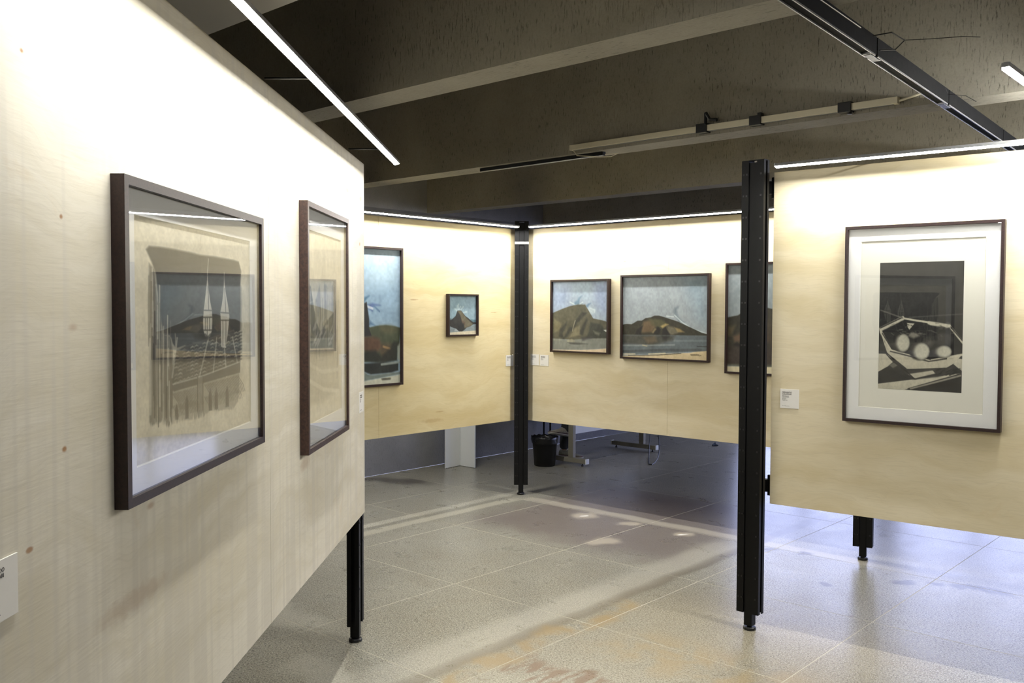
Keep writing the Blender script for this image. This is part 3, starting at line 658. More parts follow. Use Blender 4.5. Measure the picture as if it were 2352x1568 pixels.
  ('l',(112,106,94),0.6,0.004,[0.265,0.741,0.305,0.784,0.32,0.817]),
  ('l',(112,106,94),0.5,0.004,[0.264,0.796,0.291,0.828,0.297,0.844]),
  ('l',(112,106,94),0.6,0.004,[0.276,0.741,0.316,0.784,0.331,0.817]),
  ('l',(112,106,94),0.5,0.004,[0.275,0.795,0.302,0.828,0.308,0.844]),
  ('l',(112,106,94),0.6,0.004,[0.287,0.741,0.327,0.784,0.342,0.817]),
  ('l',(112,106,94),0.5,0.004,[0.286,0.795,0.314,0.828,0.32,0.844]),
  ('l',(112,106,94),0.6,0.004,[0.299,0.741,0.339,0.784,0.354,0.817]),
  ('l',(112,106,94),0.5,0.004,[0.298,0.795,0.325,0.828,0.331,0.844]),
  ('l',(112,106,94),0.6,0.004,[0.31,0.74,0.35,0.784,0.366,0.817]),
  ('l',(112,106,94),0.5,0.004,[0.309,0.795,0.336,0.828,0.343,0.844]),
  ('l',(112,106,94),0.6,0.004,[0.321,0.74,0.362,0.783,0.377,0.817]),
  ('l',(112,106,94),0.5,0.004,[0.32,0.795,0.348,0.828,0.354,0.845]),
  ('l',(112,106,94),0.6,0.004,[0.332,0.74,0.373,0.783,0.389,0.817]),
  ('l',(112,106,94),0.5,0.004,[0.331,0.795,0.36,0.828,0.366,0.845]),
  ('l',(112,106,94),0.6,0.004,[0.344,0.739,0.385,0.783,0.401,0.817]),
  ('l',(112,106,94),0.5,0.004,[0.343,0.795,0.371,0.829,0.377,0.845]),
  ('l',(112,106,94),0.6,0.004,[0.355,0.739,0.397,0.783,0.413,0.817]),
  ('l',(112,106,94),0.5,0.004,[0.354,0.795,0.383,0.829,0.389,0.845]),
  ('l',(112,106,94),0.6,0.004,[0.367,0.739,0.409,0.783,0.425,0.817]),
  ('l',(112,106,94),0.5,0.004,[0.366,0.795,0.395,0.829,0.401,0.845]),
  ('l',(112,106,94),0.6,0.004,[0.379,0.738,0.421,0.783,0.437,0.817]),
  ('l',(112,106,94),0.5,0.004,[0.378,0.795,0.407,0.829,0.413,0.845]),
  ('l',(112,106,94),0.6,0.004,[0.391,0.738,0.433,0.782,0.45,0.817]),
  ('l',(112,106,94),0.5,0.004,[0.39,0.794,0.419,0.829,0.425,0.845]),
  ('l',(112,106,94),0.6,0.004,[0.403,0.738,0.446,0.782,0.462,0.817]),
  ('l',(112,106,94),0.5,0.004,[0.402,0.794,0.431,0.829,0.438,0.845]),
  ('l',(112,106,94),0.6,0.004,[0.415,0.737,0.458,0.782,0.475,0.817]),
  ('l',(112,106,94),0.5,0.004,[0.414,0.794,0.443,0.829,0.45,0.845]),
  ('l',(112,106,94),0.6,0.004,[0.427,0.737,0.471,0.782,0.487,0.817]),
  ('l',(112,106,94),0.5,0.004,[0.426,0.794,0.456,0.829,0.462,0.845]),
  ('l',(112,106,94),0.6,0.004,[0.439,0.737,0.483,0.782,0.5,0.817]),
  ('l',(112,106,94),0.5,0.004,[0.438,0.794,0.468,0.829,0.475,0.846]),
  ('l',(112,106,94),0.6,0.004,[0.451,0.736,0.496,0.782,0.513,0.817]),
  ('l',(112,106,94),0.5,0.004,[0.45,0.794,0.481,0.829,0.488,0.846]),
  ('l',(112,106,94),0.6,0.004,[0.527,0.734,0.574,0.781,0.592,0.817]),
  ('l',(112,106,94),0.5,0.004,[0.526,0.793,0.558,0.829,0.566,0.846]),
  ('l',(112,106,94),0.6,0.004,[0.541,0.734,0.588,0.781,0.606,0.817]),
  ('l',(112,106,94),0.5,0.004,[0.539,0.793,0.572,0.829,0.579,0.846]),
  ('l',(112,106,94),0.6,0.004,[0.554,0.733,0.601,0.78,0.62,0.817]),
  ('l',(112,106,94),0.5,0.004,[0.553,0.793,0.585,0.829,0.592,0.846]),
  ('l',(112,106,94),0.6,0.004,[0.567,0.733,0.615,0.78,0.633,0.817]),
  ('l',(112,106,94),0.5,0.004,[0.566,0.793,0.599,0.829,0.606,0.847]),
  ('l',(112,106,94),0.6,0.004,[0.58,0.733,0.629,0.78,0.647,0.817]),
  ('l',(112,106,94),0.5,0.004,[0.579,0.793,0.612,0.829,0.62,0.847]),
  ('l',(112,106,94),0.6,0.004,[0.594,0.732,0.643,0.78,0.661,0.817]),
  ('l',(112,106,94),0.5,0.004,[0.593,0.793,0.626,0.829,0.634,0.847]),
  ('l',(112,106,94),0.6,0.004,[0.608,0.732,0.657,0.78,0.676,0.817]),
  ('l',(112,106,94),0.5,0.004,[0.606,0.793,0.64,0.829,0.648,0.847]),
  ('l',(112,106,94),0.6,0.004,[0.621,0.732,0.671,0.779,0.69,0.817]),
  ('l',(112,106,94),0.5,0.004,[0.62,0.792,0.654,0.829,0.662,0.847]),
  ('l',(112,106,94),0.6,0.004,[0.635,0.731,0.685,0.779,0.704,0.817]),
  ('l',(112,106,94),0.5,0.004,[0.634,0.792,0.668,0.829,0.676,0.847]),
  ('l',(112,106,94),0.6,0.004,[0.649,0.731,0.7,0.779,0.719,0.816]),
  ('l',(112,106,94),0.5,0.004,[0.648,0.792,0.683,0.829,0.69,0.847]),
  ('l',(112,106,94),0.6,0.004,[0.663,0.73,0.714,0.779,0.734,0.816]),
  ('l',(112,106,94),0.5,0.004,[0.662,0.792,0.697,0.829,0.705,0.847]),
  ('l',(112,106,94),0.6,0.004,[0.677,0.73,0.729,0.779,0.749,0.816]),
  ('l',(112,106,94),0.5,0.004,[0.676,0.792,0.711,0.829,0.719,0.847]),
  ('l',(112,106,94),0.6,0.004,[0.692,0.73,0.744,0.779,0.764,0.816]),
  ('l',(112,106,94),0.5,0.004,[0.691,0.792,0.726,0.829,0.734,0.848]),
  ('l',(112,106,94),0.6,0.004,[0.706,0.729,0.759,0.778,0.779,0.816]),
  ('l',(112,106,94),0.5,0.004,[0.705,0.792,0.741,0.829,0.749,0.848]),
  ('l',(112,106,94),0.6,0.004,[0.721,0.729,0.774,0.778,0.794,0.816]),
  ('l',(112,106,94),0.5,0.004,[0.72,0.792,0.756,0.829,0.764,0.848]),
  ('l',(112,106,94),0.6,0.004,[0.736,0.728,0.789,0.778,0.809,0.816]),
  ('l',(112,106,94),0.5,0.004,[0.734,0.791,0.771,0.83,0.779,0.848]),
  ('l',(112,106,94),0.6,0.004,[0.75,0.728,0.804,0.778,0.825,0.816]),
  ('l',(112,106,94),0.5,0.004,[0.749,0.791,0.786,0.83,0.794,0.848]),
  ('l',(112,106,94),0.6,0.004,[0.765,0.728,0.82,0.778,0.841,0.816]),
  ('l',(112,106,94),0.5,0.004,[0.764,0.791,0.801,0.83,0.81,0.848]),
  ('l',(112,106,94),0.6,0.004,[0.781,0.727,0.835,0.777,0.856,0.816]),
  ('l',(112,106,94),0.5,0.004,[0.779,0.791,0.817,0.83,0.825,0.848]),
  ('l',(112,106,94),0.6,0.004,[0.796,0.727,0.851,0.777,0.872,0.816]),
  ('l',(112,106,94),0.5,0.004,[0.795,0.791,0.832,0.83,0.841,0.848]),
  ('l',(112,106,94),0.6,0.004,[0.811,0.726,0.867,0.777,0.889,0.816]),
  ('l',(112,106,94),0.5,0.004,[0.81,0.791,0.848,0.83,0.857,0.849]),
  ('l',(112,106,94),0.6,0.004,[0.827,0.726,0.883,0.777,0.905,0.816]),
  ('l',(112,106,94),0.5,0.004,[0.825,0.791,0.864,0.83,0.873,0.849]),
  ('l',(112,106,94),0.6,0.004,[0.842,0.725,0.899,0.777,0.921,0.816]),
  ('l',(112,106,94),0.5,0.004,[0.841,0.79,0.88,0.83,0.889,0.849]),
  ('l',(112,106,94),0.6,0.004,[0.858,0.725,0.916,0.776,0.938,0.816]),
  ('l',(112,106,94),0.5,0.004,[0.857,0.79,0.896,0.83,0.905,0.849]),
  ('p',(82,77,70),0.92,0.006,[0.374,0.759,0.385,0.787,0.386,0.868,0.359,0.866,0.36,0.786]),
  ('p',(82,77,70),0.92,0.006,[0.578,0.757,0.59,0.788,0.592,0.865,0.561,0.863,0.562,0.786]),
  ('p',(82,77,70),0.92,0.006,[0.635,0.759,0.648,0.79,0.65,0.869,0.617,0.867,0.619,0.788]),
  ('p',(82,77,70),0.92,0.006,[0.744,0.763,0.758,0.795,0.761,0.874,0.726,0.872,0.727,0.793]),
  ('p',(82,77,70),0.92,0.006,[0.292,0.787,0.302,0.815,0.305,0.859,0.278,0.857,0.279,0.813]),
  ('p',(140,134,120),0.8,0.005,[0.464,0.693,0.51,0.693,0.508,0.884,0.464,0.881]),
  ('l',(60,56,50),0.7,0.004,[0.511,0.693,0.509,0.884]),
  ('l',(60,56,50),0.7,0.004,[0.464,0.688,0.462,0.881]),
  ('l',(205,200,186),0.6,0.004,[0.571,0.134,0.561,0.201,0.56,0.229]),
  ('l',(205,200,186),0.6,0.004,[0.723,0.192,0.721,0.272]),
  ('p',(222,216,200),0.92,0.005,[0.561,0.219,0.55,0.267,0.535,0.333,0.523,0.38,0.517,0.427,0.519,0.474,0.535,0.504,0.579,0.508,0.598,0.476,0.603,0.429,0.6,0.381,0.586,0.342,0.572,0.285]),
  ('p',(222,216,200),0.92,0.005,[0.722,0.222,0.713,0.292,0.696,0.351,0.679,0.391,0.684,0.43,0.687,0.563,0.734,0.571,0.756,0.492,0.774,0.412,0.759,0.351,0.737,0.291]),
  ('l',(72,69,63),0.7,0.004,[0.523,0.38,0.602,0.381]),
  ('l',(72,69,63),0.7,0.004,[0.517,0.413,0.605,0.414]),
  ('l',(72,69,63),0.7,0.004,[0.519,0.474,0.598,0.476]),
  ('l',(72,69,63),0.7,0.004,[0.679,0.391,0.777,0.396]),
  ('l',(72,69,63),0.7,0.004,[0.684,0.43,0.768,0.432]),
  ('l',(72,69,63),0.7,0.004,[0.537,0.418,0.536,0.472]),
  ('l',(72,69,63),0.7,0.004,[0.555,0.418,0.553,0.503]),
  ('l',(72,69,63),0.7,0.004,[0.577,0.418,0.576,0.476]),
  ('l',(72,69,63),0.7,0.004,[0.706,0.431,0.704,0.559]),
  ('l',(72,69,63),0.7,0.004,[0.737,0.431,0.734,0.561]),
  ('l',(72,69,63),0.7,0.004,[0.565,0.267,0.57,0.376]),
  ('l',(72,69,63),0.7,0.004,[0.725,0.271,0.737,0.391]),
  ('l',(60,58,54),0.7,0.012,[0.535,0.498,0.557,0.513,0.583,0.5]),
  ('p',(165,158,142),0.7,0.006,[0.205,0.484,0.245,0.486,0.266,0.542,0.281,0.552,0.312,0.554,0.368,0.538,0.363,0.534,0.3,0.543,0.289,0.479,0.283,0.479,0.286,0.539,0.27,0.525,0.255,0.495]),
  ('p',(226,219,198),0.9,0.004,[0.614,0.921,0.625,0.868,0.632,0.924]),
  ('p',(226,219,198),0.9,0.004,[0.66,0.925,0.671,0.874,0.678,0.928]),
  ('p',(226,219,198),0.9,0.004,[0.255,0.89,0.264,0.847,0.269,0.892]),
  ('p',(226,219,198),0.9,0.004,[0.521,0.913,0.531,0.862,0.537,0.915]),
  ('p',(226,219,198),0.9,0.004,[0.634,0.922,0.645,0.866,0.651,0.925]),
  ('p',(226,219,198),0.9,0.004,[0.828,0.939,0.839,0.904,0.847,0.943]),
  ('p',(226,219,198),0.9,0.004,[0.621,0.921,0.632,0.892,0.639,0.924]),
  ('p',(226,219,198),0.9,0.004,[0.124,0.878,0.131,0.85,0.136,0.88]),
  ('p',(226,219,198),0.9,0.004,[0.784,0.935,0.796,0.874,0.803,0.939]),
  ('p',(226,219,198),0.9,0.004,[0.554,0.915,0.564,0.88,0.571,0.918]),
  ('p',(226,219,198),0.9,0.004,[0.767,0.934,0.778,0.882,0.786,0.937]),
  ('p',(226,219,198),0.9,0.004,[0.416,0.904,0.425,0.851,0.431,0.906]),
  ('p',(226,219,198),0.9,0.004,[0.657,0.924,0.668,0.883,0.675,0.928]),
  ('p',(226,219,198),0.9,0.004,[0.497,0.911,0.507,0.868,0.513,0.913]),
  ('p',(226,219,198),0.9,0.004,[0.296,0.893,0.304,0.855,0.31,0.896]),
  ('p',(226,219,198),0.9,0.004,[0.353,0.898,0.361,0.872,0.367,0.901]),
  ('p',(226,219,198),0.9,0.004,[0.765,0.934,0.776,0.899,0.783,0.937]),
  ('p',(226,219,198),0.9,0.004,[0.319,0.895,0.328,0.861,0.334,0.898]),
  ('p',(226,219,198),0.9,0.004,[0.323,0.895,0.332,0.844,0.337,0.898]),
  ('p',(226,219,198),0.9,0.004,[0.783,0.935,0.795,0.882,0.802,0.939]),
  ('p',(226,219,198),0.9,0.004,[0.337,0.897,0.346,0.855,0.352,0.899]),
  ('p',(226,219,198),0.9,0.004,[0.159,0.881,0.167,0.851,0.172,0.884]),
  ('p',(226,219,198),0.9,0.004,[0.837,0.94,0.849,0.904,0.857,0.943]),
  ('p',(226,219,198),0.9,0.004,[0.446,0.906,0.455,0.879,0.462,0.909]),
  ('p',(226,219,198),0.9,0.004,[0.163,0.882,0.17,0.849,0.176,0.884]),
  ('p',(226,219,198),0.9,0.004,[0.567,0.917,0.578,0.879,0.584,0.92]),
  ('p',(226,219,198),0.9,0.004,[0.451,0.907,0.461,0.85,0.467,0.909]),
  ('p',(226,219,198),0.9,0.004,[0.794,0.936,0.806,0.879,0.813,0.94]),
  ('p',(226,219,198),0.9,0.004,[0.661,0.925,0.672,0.891,0.679,0.928]),
  ('p',(226,219,198),0.9,0.004,[0.836,0.94,0.848,0.888,0.856,0.943]),
  ('p',(226,219,198),0.9,0.004,[0.314,0.895,0.323,0.87,0.328,0.897]),
  ('p',(226,219,198),0.9,0.004,[0.574,0.917,0.584,0.875,0.591,0.92]),
  ('p',(226,219,198),0.9,0.004,[0.611,0.92,0.622,0.862,0.629,0.923]),
  ('p',(226,219,198),0.9,0.004,[0.589,0.919,0.599,0.884,0.606,0.921]),
  ('p',(226,219,198),0.9,0.004,[0.301,0.893,0.309,0.85,0.315,0.896]),
  ('p',(226,219,198),0.9,0.004,[0.124,0.878,0.132,0.853,0.137,0.881]),
  ('p',(226,219,198),0.9,0.004,[0.19,0.884,0.198,0.84,0.203,0.886]),
  ('p',(226,219,198),0.9,0.004,[0.128,0.879,0.136,0.831,0.141,0.881]),
  ('p',(226,219,198),0.9,0.004,[0.241,0.888,0.249,0.854,0.254,0.891]),
  ('p',(226,219,198),0.9,0.004,[0.104,0.876,0.111,0.834,0.116,0.879]),
  ('p',(226,219,198),0.9,0.004,[0.337,0.897,0.345,0.864,0.351,0.899]),
  ('p',(226,219,198),0.9,0.004,[0.485,0.909,0.495,0.863,0.501,0.912]),
  ('p',(226,219,198),0.9,0.004,[0.173,0.882,0.181,0.841,0.186,0.885]),
  ('p',(226,219,198),0.9,0.004,[0.236,0.888,0.244,0.842,0.249,0.89]),
  ('p',(226,219,198),0.9,0.004,[0.451,0.907,0.46,0.869,0.467,0.909]),
  ('p',(226,219,198),0.9,0.004,[0.6,0.92,0.611,0.861,0.617,0.922]),
  ('p',(226,219,198),0.9,0.004,[0.691,0.927,0.702,0.877,0.709,0.93]),
  ('p',(226,219,198),0.9,0.004,[0.475,0.909,0.484,0.871,0.491,0.911]),
  ('p',(226,219,198),0.9,0.004,[0.494,0.91,0.504,0.852,0.51,0.913]),
  ('p',(226,219,198),0.9,0.004,[0.111,0.877,0.118,0.85,0.123,0.879]),
  ('p',(226,219,198),0.9,0.004,[0.474,0.909,0.483,0.855,0.489,0.911]),
  ('p',(226,219,198),0.9,0.004,[0.416,0.904,0.426,0.851,0.432,0.906]),
  ('p',(226,219,198),0.9,0.004,[0.136,0.879,0.144,0.838,0.149,0.882]),
  ('p',(226,219,198),0.9,0.004,[0.212,0.886,0.22,0.857,0.225,0.888]),
  ('p',(226,219,198),0.9,0.004,[0.459,0.907,0.468,0.877,0.474,0.91]),
  ('p',(226,219,198),0.9,0.004,[0.692,0.927,0.703,0.881,0.71,0.931]),
  ('p',(226,219,198),0.9,0.004,[0.311,0.894,0.32,0.841,0.325,0.897]),
  ('p',(226,219,198),0.9,0.004,[0.583,0.918,0.593,0.889,0.6,0.921]),
  ('p',(226,219,198),0.9,0.004,[0.691,0.927,0.702,0.894,0.709,0.93]),
  ('p',(226,219,198),0.9,0.004,[0.199,0.885,0.207,0.842,0.212,0.887]),
  ('p',(226,219,198),0.9,0.004,[0.277,0.891,0.285,0.84,0.291,0.894]),
  ('p',(226,219,198),0.9,0.004,[0.267,0.891,0.276,0.847,0.281,0.893]),
  ('p',(226,219,198),0.9,0.004,[0.626,0.922,0.636,0.876,0.643,0.925]),
  ('p',(226,219,198),0.9,0.004,[0.62,0.921,0.63,0.892,0.637,0.924]),
  ('p',(226,219,198),0.9,0.004,[0.177,0.883,0.185,0.832,0.19,0.885]),
  ('p',(226,219,198),0.9,0.004,[0.119,0.878,0.126,0.845,0.131,0.88]),
  ('p',(226,219,198),0.9,0.004,[0.499,0.911,0.509,0.854,0.515,0.914]),
  ('p',(226,219,198),0.9,0.004,[0.321,0.895,0.329,0.864,0.335,0.898]),
  ('p',(226,219,198),0.9,0.004,[0.557,0.916,0.567,0.862,0.574,0.919]),
  ('p',(226,219,198),0.9,0.004,[0.65,0.924,0.66,0.895,0.667,0.927]),
 ]),
 'tower': dict(size=(110, 300), bg=(224, 216, 194), ops=[
  ('p',(168,160,140),0.55,0.03,[0.012,0.443,0.415,0.389,0.953,0.345,0.941,0.883,0.474,0.903,0.016,0.893]),
  ('p',(196,189,168),0.5,0.04,[0.144,0.291,0.354,0.251,0.428,0.09,0.478,0.079,0.525,0.245,0.945,0.307,0.945,0.44,0.024,0.459]),
  ('p',(84,84,82),0.85,0.012,[0.024,0.278,0.074,0.293,0.146,0.392,0.221,0.476,0.333,0.528,0.507,0.477,0.742,0.431,0.711,0.623,0.014,0.61]),
  ('p',(120,122,122),0.6,0.02,[0.207,0.357,0.329,0.269,0.343,0.39,0.268,0.459]),
  ('p',(120,122,122),0.6,0.02,[0.449,0.265,0.547,0.28,0.508,0.459,0.459,0.459]),
  ('l',(226,219,200),0.36,0.012,[0.186,0.445,0.191,0.538]),
  ('l',(120,112,98),0.59,0.012,[0.846,0.533,0.842,0.591]),
  ('l',(150,142,124),0.5,0.012,[0.483,0.282,0.473,0.455]),
  ('l',(120,112,98),0.34,0.012,[0.46,0.41,0.457,0.621]),
  ('l',(150,142,124),0.5,0.012,[0.816,0.523,0.789,0.702]),
  ('l',(120,112,98),0.35,0.012,[0.528,0.418,0.52,0.615]),
  ('l',(150,142,124),0.59,0.012,[0.494,0.377,0.474,0.5]),
  ('l',(86,82,76),0.35,0.012,[0.33,0.387,0.309,0.659]),
  ('l',(226,219,200),0.38,0.012,[0.59,0.408,0.578,0.597]),
  ('l',(150,142,124),0.35,0.012,[0.516,0.423,0.49,0.636]),
  ('l',(86,82,76),0.49,0.012,[0.886,0.492,0.859,0.718]),
  ('l',(226,219,200),0.54,0.012,[0.802,0.301,0.79,0.38]),
  ('l',(150,142,124),0.31,0.012,[0.776,0.305,0.754,0.383]),
  ('l',(226,219,200),0.37,0.012,[0.813,0.255,0.787,0.469]),
  ('l',(86,82,76),0.58,0.012,[0.906,0.363,0.894,0.478]),
  ('l',(226,219,200),0.32,0.012,[0.461,0.356,0.442,0.419]),
  ('l',(226,219,200),0.59,0.012,[0.933,0.374,0.907,0.611]),
  ('l',(150,142,124),0.33,0.012,[0.314,0.446,0.307,0.497]),
  ('l',(120,112,98),0.42,0.012,[0.205,0.362,0.181,0.539]),
  ('l',(150,142,124),0.33,0.012,[0.356,0.323,0.342,0.381]),
  ('l',(86,82,76),0.4,0.012,[0.398,0.358,0.384,0.614]),
  ('l',(120,112,98),0.54,0.012,[0.826,0.365,0.798,0.64]),
  ('l',(86,82,76),0.43,0.012,[0.34,0.401,0.341,0.47]),
  ('l',(86,82,76),0.39,0.012,[0.811,0.415,0.789,0.62]),
  ('l',(226,219,200),0.48,0.012,[0.05,0.495,0.044,0.678]),
  ('l',(86,82,76),0.43,0.012,[0.216,0.404,0.208,0.658]),
  ('l',(86,82,76),0.53,0.012,[0.121,0.492,0.117,0.544]),
  ('l',(150,142,124),0.35,0.012,[0.683,0.335,0.677,0.423]),
  ('l',(86,82,76),0.53,0.012,[0.874,0.51,0.86,0.802]),
  ('l',(150,142,124),0.49,0.012,[0.896,0.514,0.887,0.75]),
  ('l',(86,82,76),0.38,0.012,[0.871,0.526,0.869,0.59]),
  ('l',(120,112,98),0.44,0.012,[0.177,0.437,0.176,0.526]),
  ('l',(226,219,200),0.53,0.012,[0.525,0.299,0.51,0.353]),
  ('l',(150,142,124),0.54,0.012,[0.744,0.488,0.734,0.679]),
  ('l',(226,219,200),0.37,0.012,[0.063,0.305,0.056,0.512]),
  ('l',(120,112,98),0.56,0.012,[0.076,0.429,0.071,0.516]),
  ('l',(150,142,124),0.4,0.012,[0.174,0.515,0.165,0.674]),
  ('l',(150,142,124),0.5,0.012,[0.518,0.452,0.503,0.715]),
  ('l',(150,142,124),0.57,0.012,[0.563,0.333,0.545,0.4]),
  ('l',(120,112,98),0.45,0.012,[0.724,0.276,0.703,0.501]),
  ('l',(205,200,188),0.5,0.01,[0.12,0.588,0.212,0.554]),
  ('l',(205,200,188),0.5,0.01,[0.616,0.597,0.723,0.557]),
  ('l',(205,200,188),0.5,0.01,[0.585,0.575,0.691,0.548]),
  ('l',(205,200,188),0.5,0.01,[0.579,0.607,0.684,0.596]),
  ('l',(205,200,188),0.5,0.01,[0.169,0.492,0.262,0.464]),
  ('l',(205,200,188),0.5,0.01,[0.614,0.548,0.723,0.502]),
  ('l',(205,200,188),0.5,0.01,[0.297,0.55,0.393,0.532]),
  ('l',(205,200,188),0.5,0.01,[0.471,0.508,0.571,0.5]),
  ('l',(205,200,188),0.5,0.01,[0.316,0.55,0.415,0.504]),
  ('l',(205,200,188),0.5,0.01,[0.245,0.601,0.341,0.56]),
  ('l',(205,200,188),0.5,0.01,[0.171,0.578,0.265,0.532]),
  ('l',(205,200,188),0.5,0.01,[0.678,0.575,0.787,0.549]),
  ('l',(205,200,188),0.5,0.01,[0.405,0.564,0.506,0.53]),
  ('l',(205,200,188),0.5,0.01,[0.188,0.594,0.282,0.564]),
  ('l',(205,200,188),0.5,0.01,[0.126,0.511,0.216,0.5]),
  ('l',(205,200,188),0.5,0.01,[0.36,0.481,0.459,0.45]),
  ('l',(226,219,200),0.8,0.014,[0.007,0.769,0.429,0.843,0.918,0.886]),
  ('l',(226,219,200),0.6,0.012,[0.03,0.688,0.388,0.745,0.907,0.759]),
 ]),
 'bowl': dict(size=(220, 340), bg=(46, 45, 42), ops=[
  ('p',(56,55,52),0.6,0.08,[0.0,0.0,1.0,0.0,1.009,0.375,0.007,0.376]),
  ('p',(36,35,33),0.7,0.02,[0.007,0.383,0.284,0.438,0.021,0.538]),
  ('p',(34,33,31),0.95,0.006,[0.021,0.528,0.295,0.438,0.457,0.455,0.605,0.468,0.845,0.494,1.006,0.618,1.008,0.709,0.633,0.764,0.42,0.733,0.147,0.689]),
  ('p',(196,189,166),0.97,0.005,[0.027,0.553,0.073,0.626,0.141,0.689,0.42,0.728,0.633,0.762,0.995,0.707,0.923,0.771,0.827,0.813,0.613,0.824,0.352,0.837,0.214,0.772,0.108,0.711,0.062,0.63]),
  ('l',(206,199,176),0.95,0.022,[0.021,0.528,0.295,0.438]),
  ('l',(206,199,176),0.95,0.01,[0.295,0.438,0.457,0.455,0.605,0.468]),
  ('l',(206,199,176),0.95,0.02,[0.605,0.473,0.845,0.496]),
  ('l',(206,199,176),0.95,0.016,[0.845,0.494,1.006,0.621]),
  ('l',(206,199,176),0.95,0.02,[0.027,0.549,0.152,0.689]),
  ('l',(206,199,176),0.95,0.012,[0.152,0.692,0.42,0.731,0.633,0.762,0.998,0.709]),
  ('l',(30,28,26),0.8,0.006,[0.044,0.56,0.163,0.678,0.42,0.721,0.633,0.753]),
  ('l',(30,28,26),0.8,0.006,[0.021,0.517,0.284,0.433]),
  ('l',(30,28,26),0.8,0.006,[0.108,0.718,0.346,0.833]),
  ('l',(30,28,26),0.8,0.006,[0.147,0.7,0.42,0.738,0.612,0.769,0.82,0.743]),
  ('l',(30,28,26),0.8,0.006,[0.352,0.84,0.613,0.828,0.822,0.818,0.923,0.775]),
  ('l',(30,28,26),0.8,0.006,[0.86,0.501,0.998,0.604]),
  ('p',(66,64,60),0.9,0.03,[0.898,0.595,0.891,0.614,0.87,0.63,0.837,0.642,0.797,0.647,0.755,0.646,0.718,0.638,0.689,0.625,0.673,0.608,0.673,0.589,0.688,0.571,0.716,0.557,0.753,0.548,0.795,0.546,0.835,0.55,0.868,0.561,0.89,0.577]),
  ('p',(50,48,45),0.8,0.03,[0.708,0.601,0.701,0.617,0.683,0.631,0.654,0.642,0.619,0.647,0.582,0.646,0.549,0.639,0.524,0.627,0.51,0.612,0.509,0.595,0.522,0.58,0.547,0.567,0.58,0.56,0.617,0.558,0.652,0.562,0.681,0.571,0.701,0.585]),
  ('p',(90,87,78),0.6,0.04,[0.661,0.622,0.658,0.633,0.648,0.643,0.633,0.65,0.614,0.654,0.595,0.653,0.578,0.648,0.564,0.64,0.557,0.629,0.557,0.618,0.564,0.607,0.576,0.599,0.594,0.593,0.613,0.592,0.632,0.595,0.647,0.602,0.657,0.611]),
  ('p',(46,44,41),1,0.02,[0.391,0.629,0.384,0.656,0.364,0.679,0.332,0.696,0.294,0.704,0.254,0.702,0.218,0.691,0.19,0.671,0.175,0.646,0.175,0.619,0.189,0.593,0.215,0.573,0.251,0.56,0.291,0.557,0.329,0.564,0.362,0.58,0.383,0.603]),
  ('p',(70,66,61),0.7,0.02,[0.386,0.629,0.379,0.658,0.356,0.681,0.322,0.697,0.283,0.7,0.244,0.692,0.214,0.673,0.197,0.646,0.197,0.617,0.213,0.59,0.242,0.571,0.28,0.561,0.319,0.564,0.354,0.578,0.378,0.601]),
  ('p',(105,101,92),0.7,0.02,[0.383,0.629,0.376,0.657,0.355,0.68,0.324,0.695,0.287,0.699,0.252,0.69,0.224,0.672,0.208,0.646,0.207,0.617,0.222,0.591,0.249,0.572,0.284,0.563,0.321,0.565,0.353,0.579,0.375,0.602]),
  ('p',(140,136,123),0.7,0.02,[0.381,0.629,0.374,0.657,0.355,0.679,0.325,0.694,0.292,0.697,0.259,0.689,0.233,0.671,0.218,0.646,0.218,0.618,0.231,0.592,0.256,0.573,0.289,0.564,0.323,0.567,0.353,0.58,0.373,0.602]),
  ('p',(175,171,154),0.7,0.02,[0.378,0.629,0.372,0.656,0.354,0.678,0.327,0.692,0.296,0.696,0.266,0.688,0.242,0.67,0.229,0.645,0.228,0.618,0.24,0.593,0.263,0.574,0.293,0.566,0.325,0.568,0.352,0.581,0.371,0.603]),
  ('p',(210,206,184),0.7,0.02,[0.376,0.629,0.37,0.655,0.354,0.677,0.329,0.691,0.3,0.694,0.273,0.686,0.251,0.669,0.238,0.645,0.238,0.618,0.249,0.594,0.27,0.575,0.298,0.567,0.327,0.569,0.352,0.582,0.369,0.604]),
  ('p',(46,44,41),1,0.02,[0.629,0.691,0.622,0.716,0.598,0.738,0.562,0.754,0.518,0.762,0.472,0.761,0.43,0.75,0.398,0.732,0.381,0.708,0.38,0.683,0.396,0.659,0.427,0.639,0.469,0.627,0.515,0.624,0.559,0.631,0.596,0.646,0.62,0.667]),
  ('p',(70,66,61),0.7,0.02,[0.624,0.692,0.616,0.718,0.589,0.741,0.55,0.755,0.504,0.759,0.46,0.751,0.426,0.734,0.406,0.709,0.406,0.681,0.424,0.656,0.458,0.637,0.502,0.628,0.547,0.63,0.587,0.643,0.614,0.665]),
  ('p',(105,101,92),0.7,0.02,[0.621,0.692,0.613,0.718,0.588,0.74,0.552,0.754,0.51,0.758,0.469,0.75,0.437,0.733,0.419,0.708,0.418,0.682,0.435,0.657,0.466,0.638,0.507,0.629,0.549,0.632,0.586,0.645,0.612,0.666]),
  ('p',(140,136,123),0.7,0.02,[0.618,0.692,0.61,0.717,0.588,0.739,0.554,0.753,0.515,0.756,0.477,0.749,0.447,0.732,0.431,0.708,0.43,0.682,0.446,0.657,0.475,0.639,0.512,0.631,0.551,0.633,0.585,0.646,0.609,0.666]),
  ('p',(175,171,154),0.7,0.02,[0.615,0.692,0.608,0.717,0.587,0.738,0.556,0.751,0.52,0.755,0.485,0.747,0.458,0.731,0.442,0.707,0.442,0.682,0.456,0.658,0.483,0.64,0.517,0.632,0.553,0.634,0.585,0.647,0.607,0.667]),
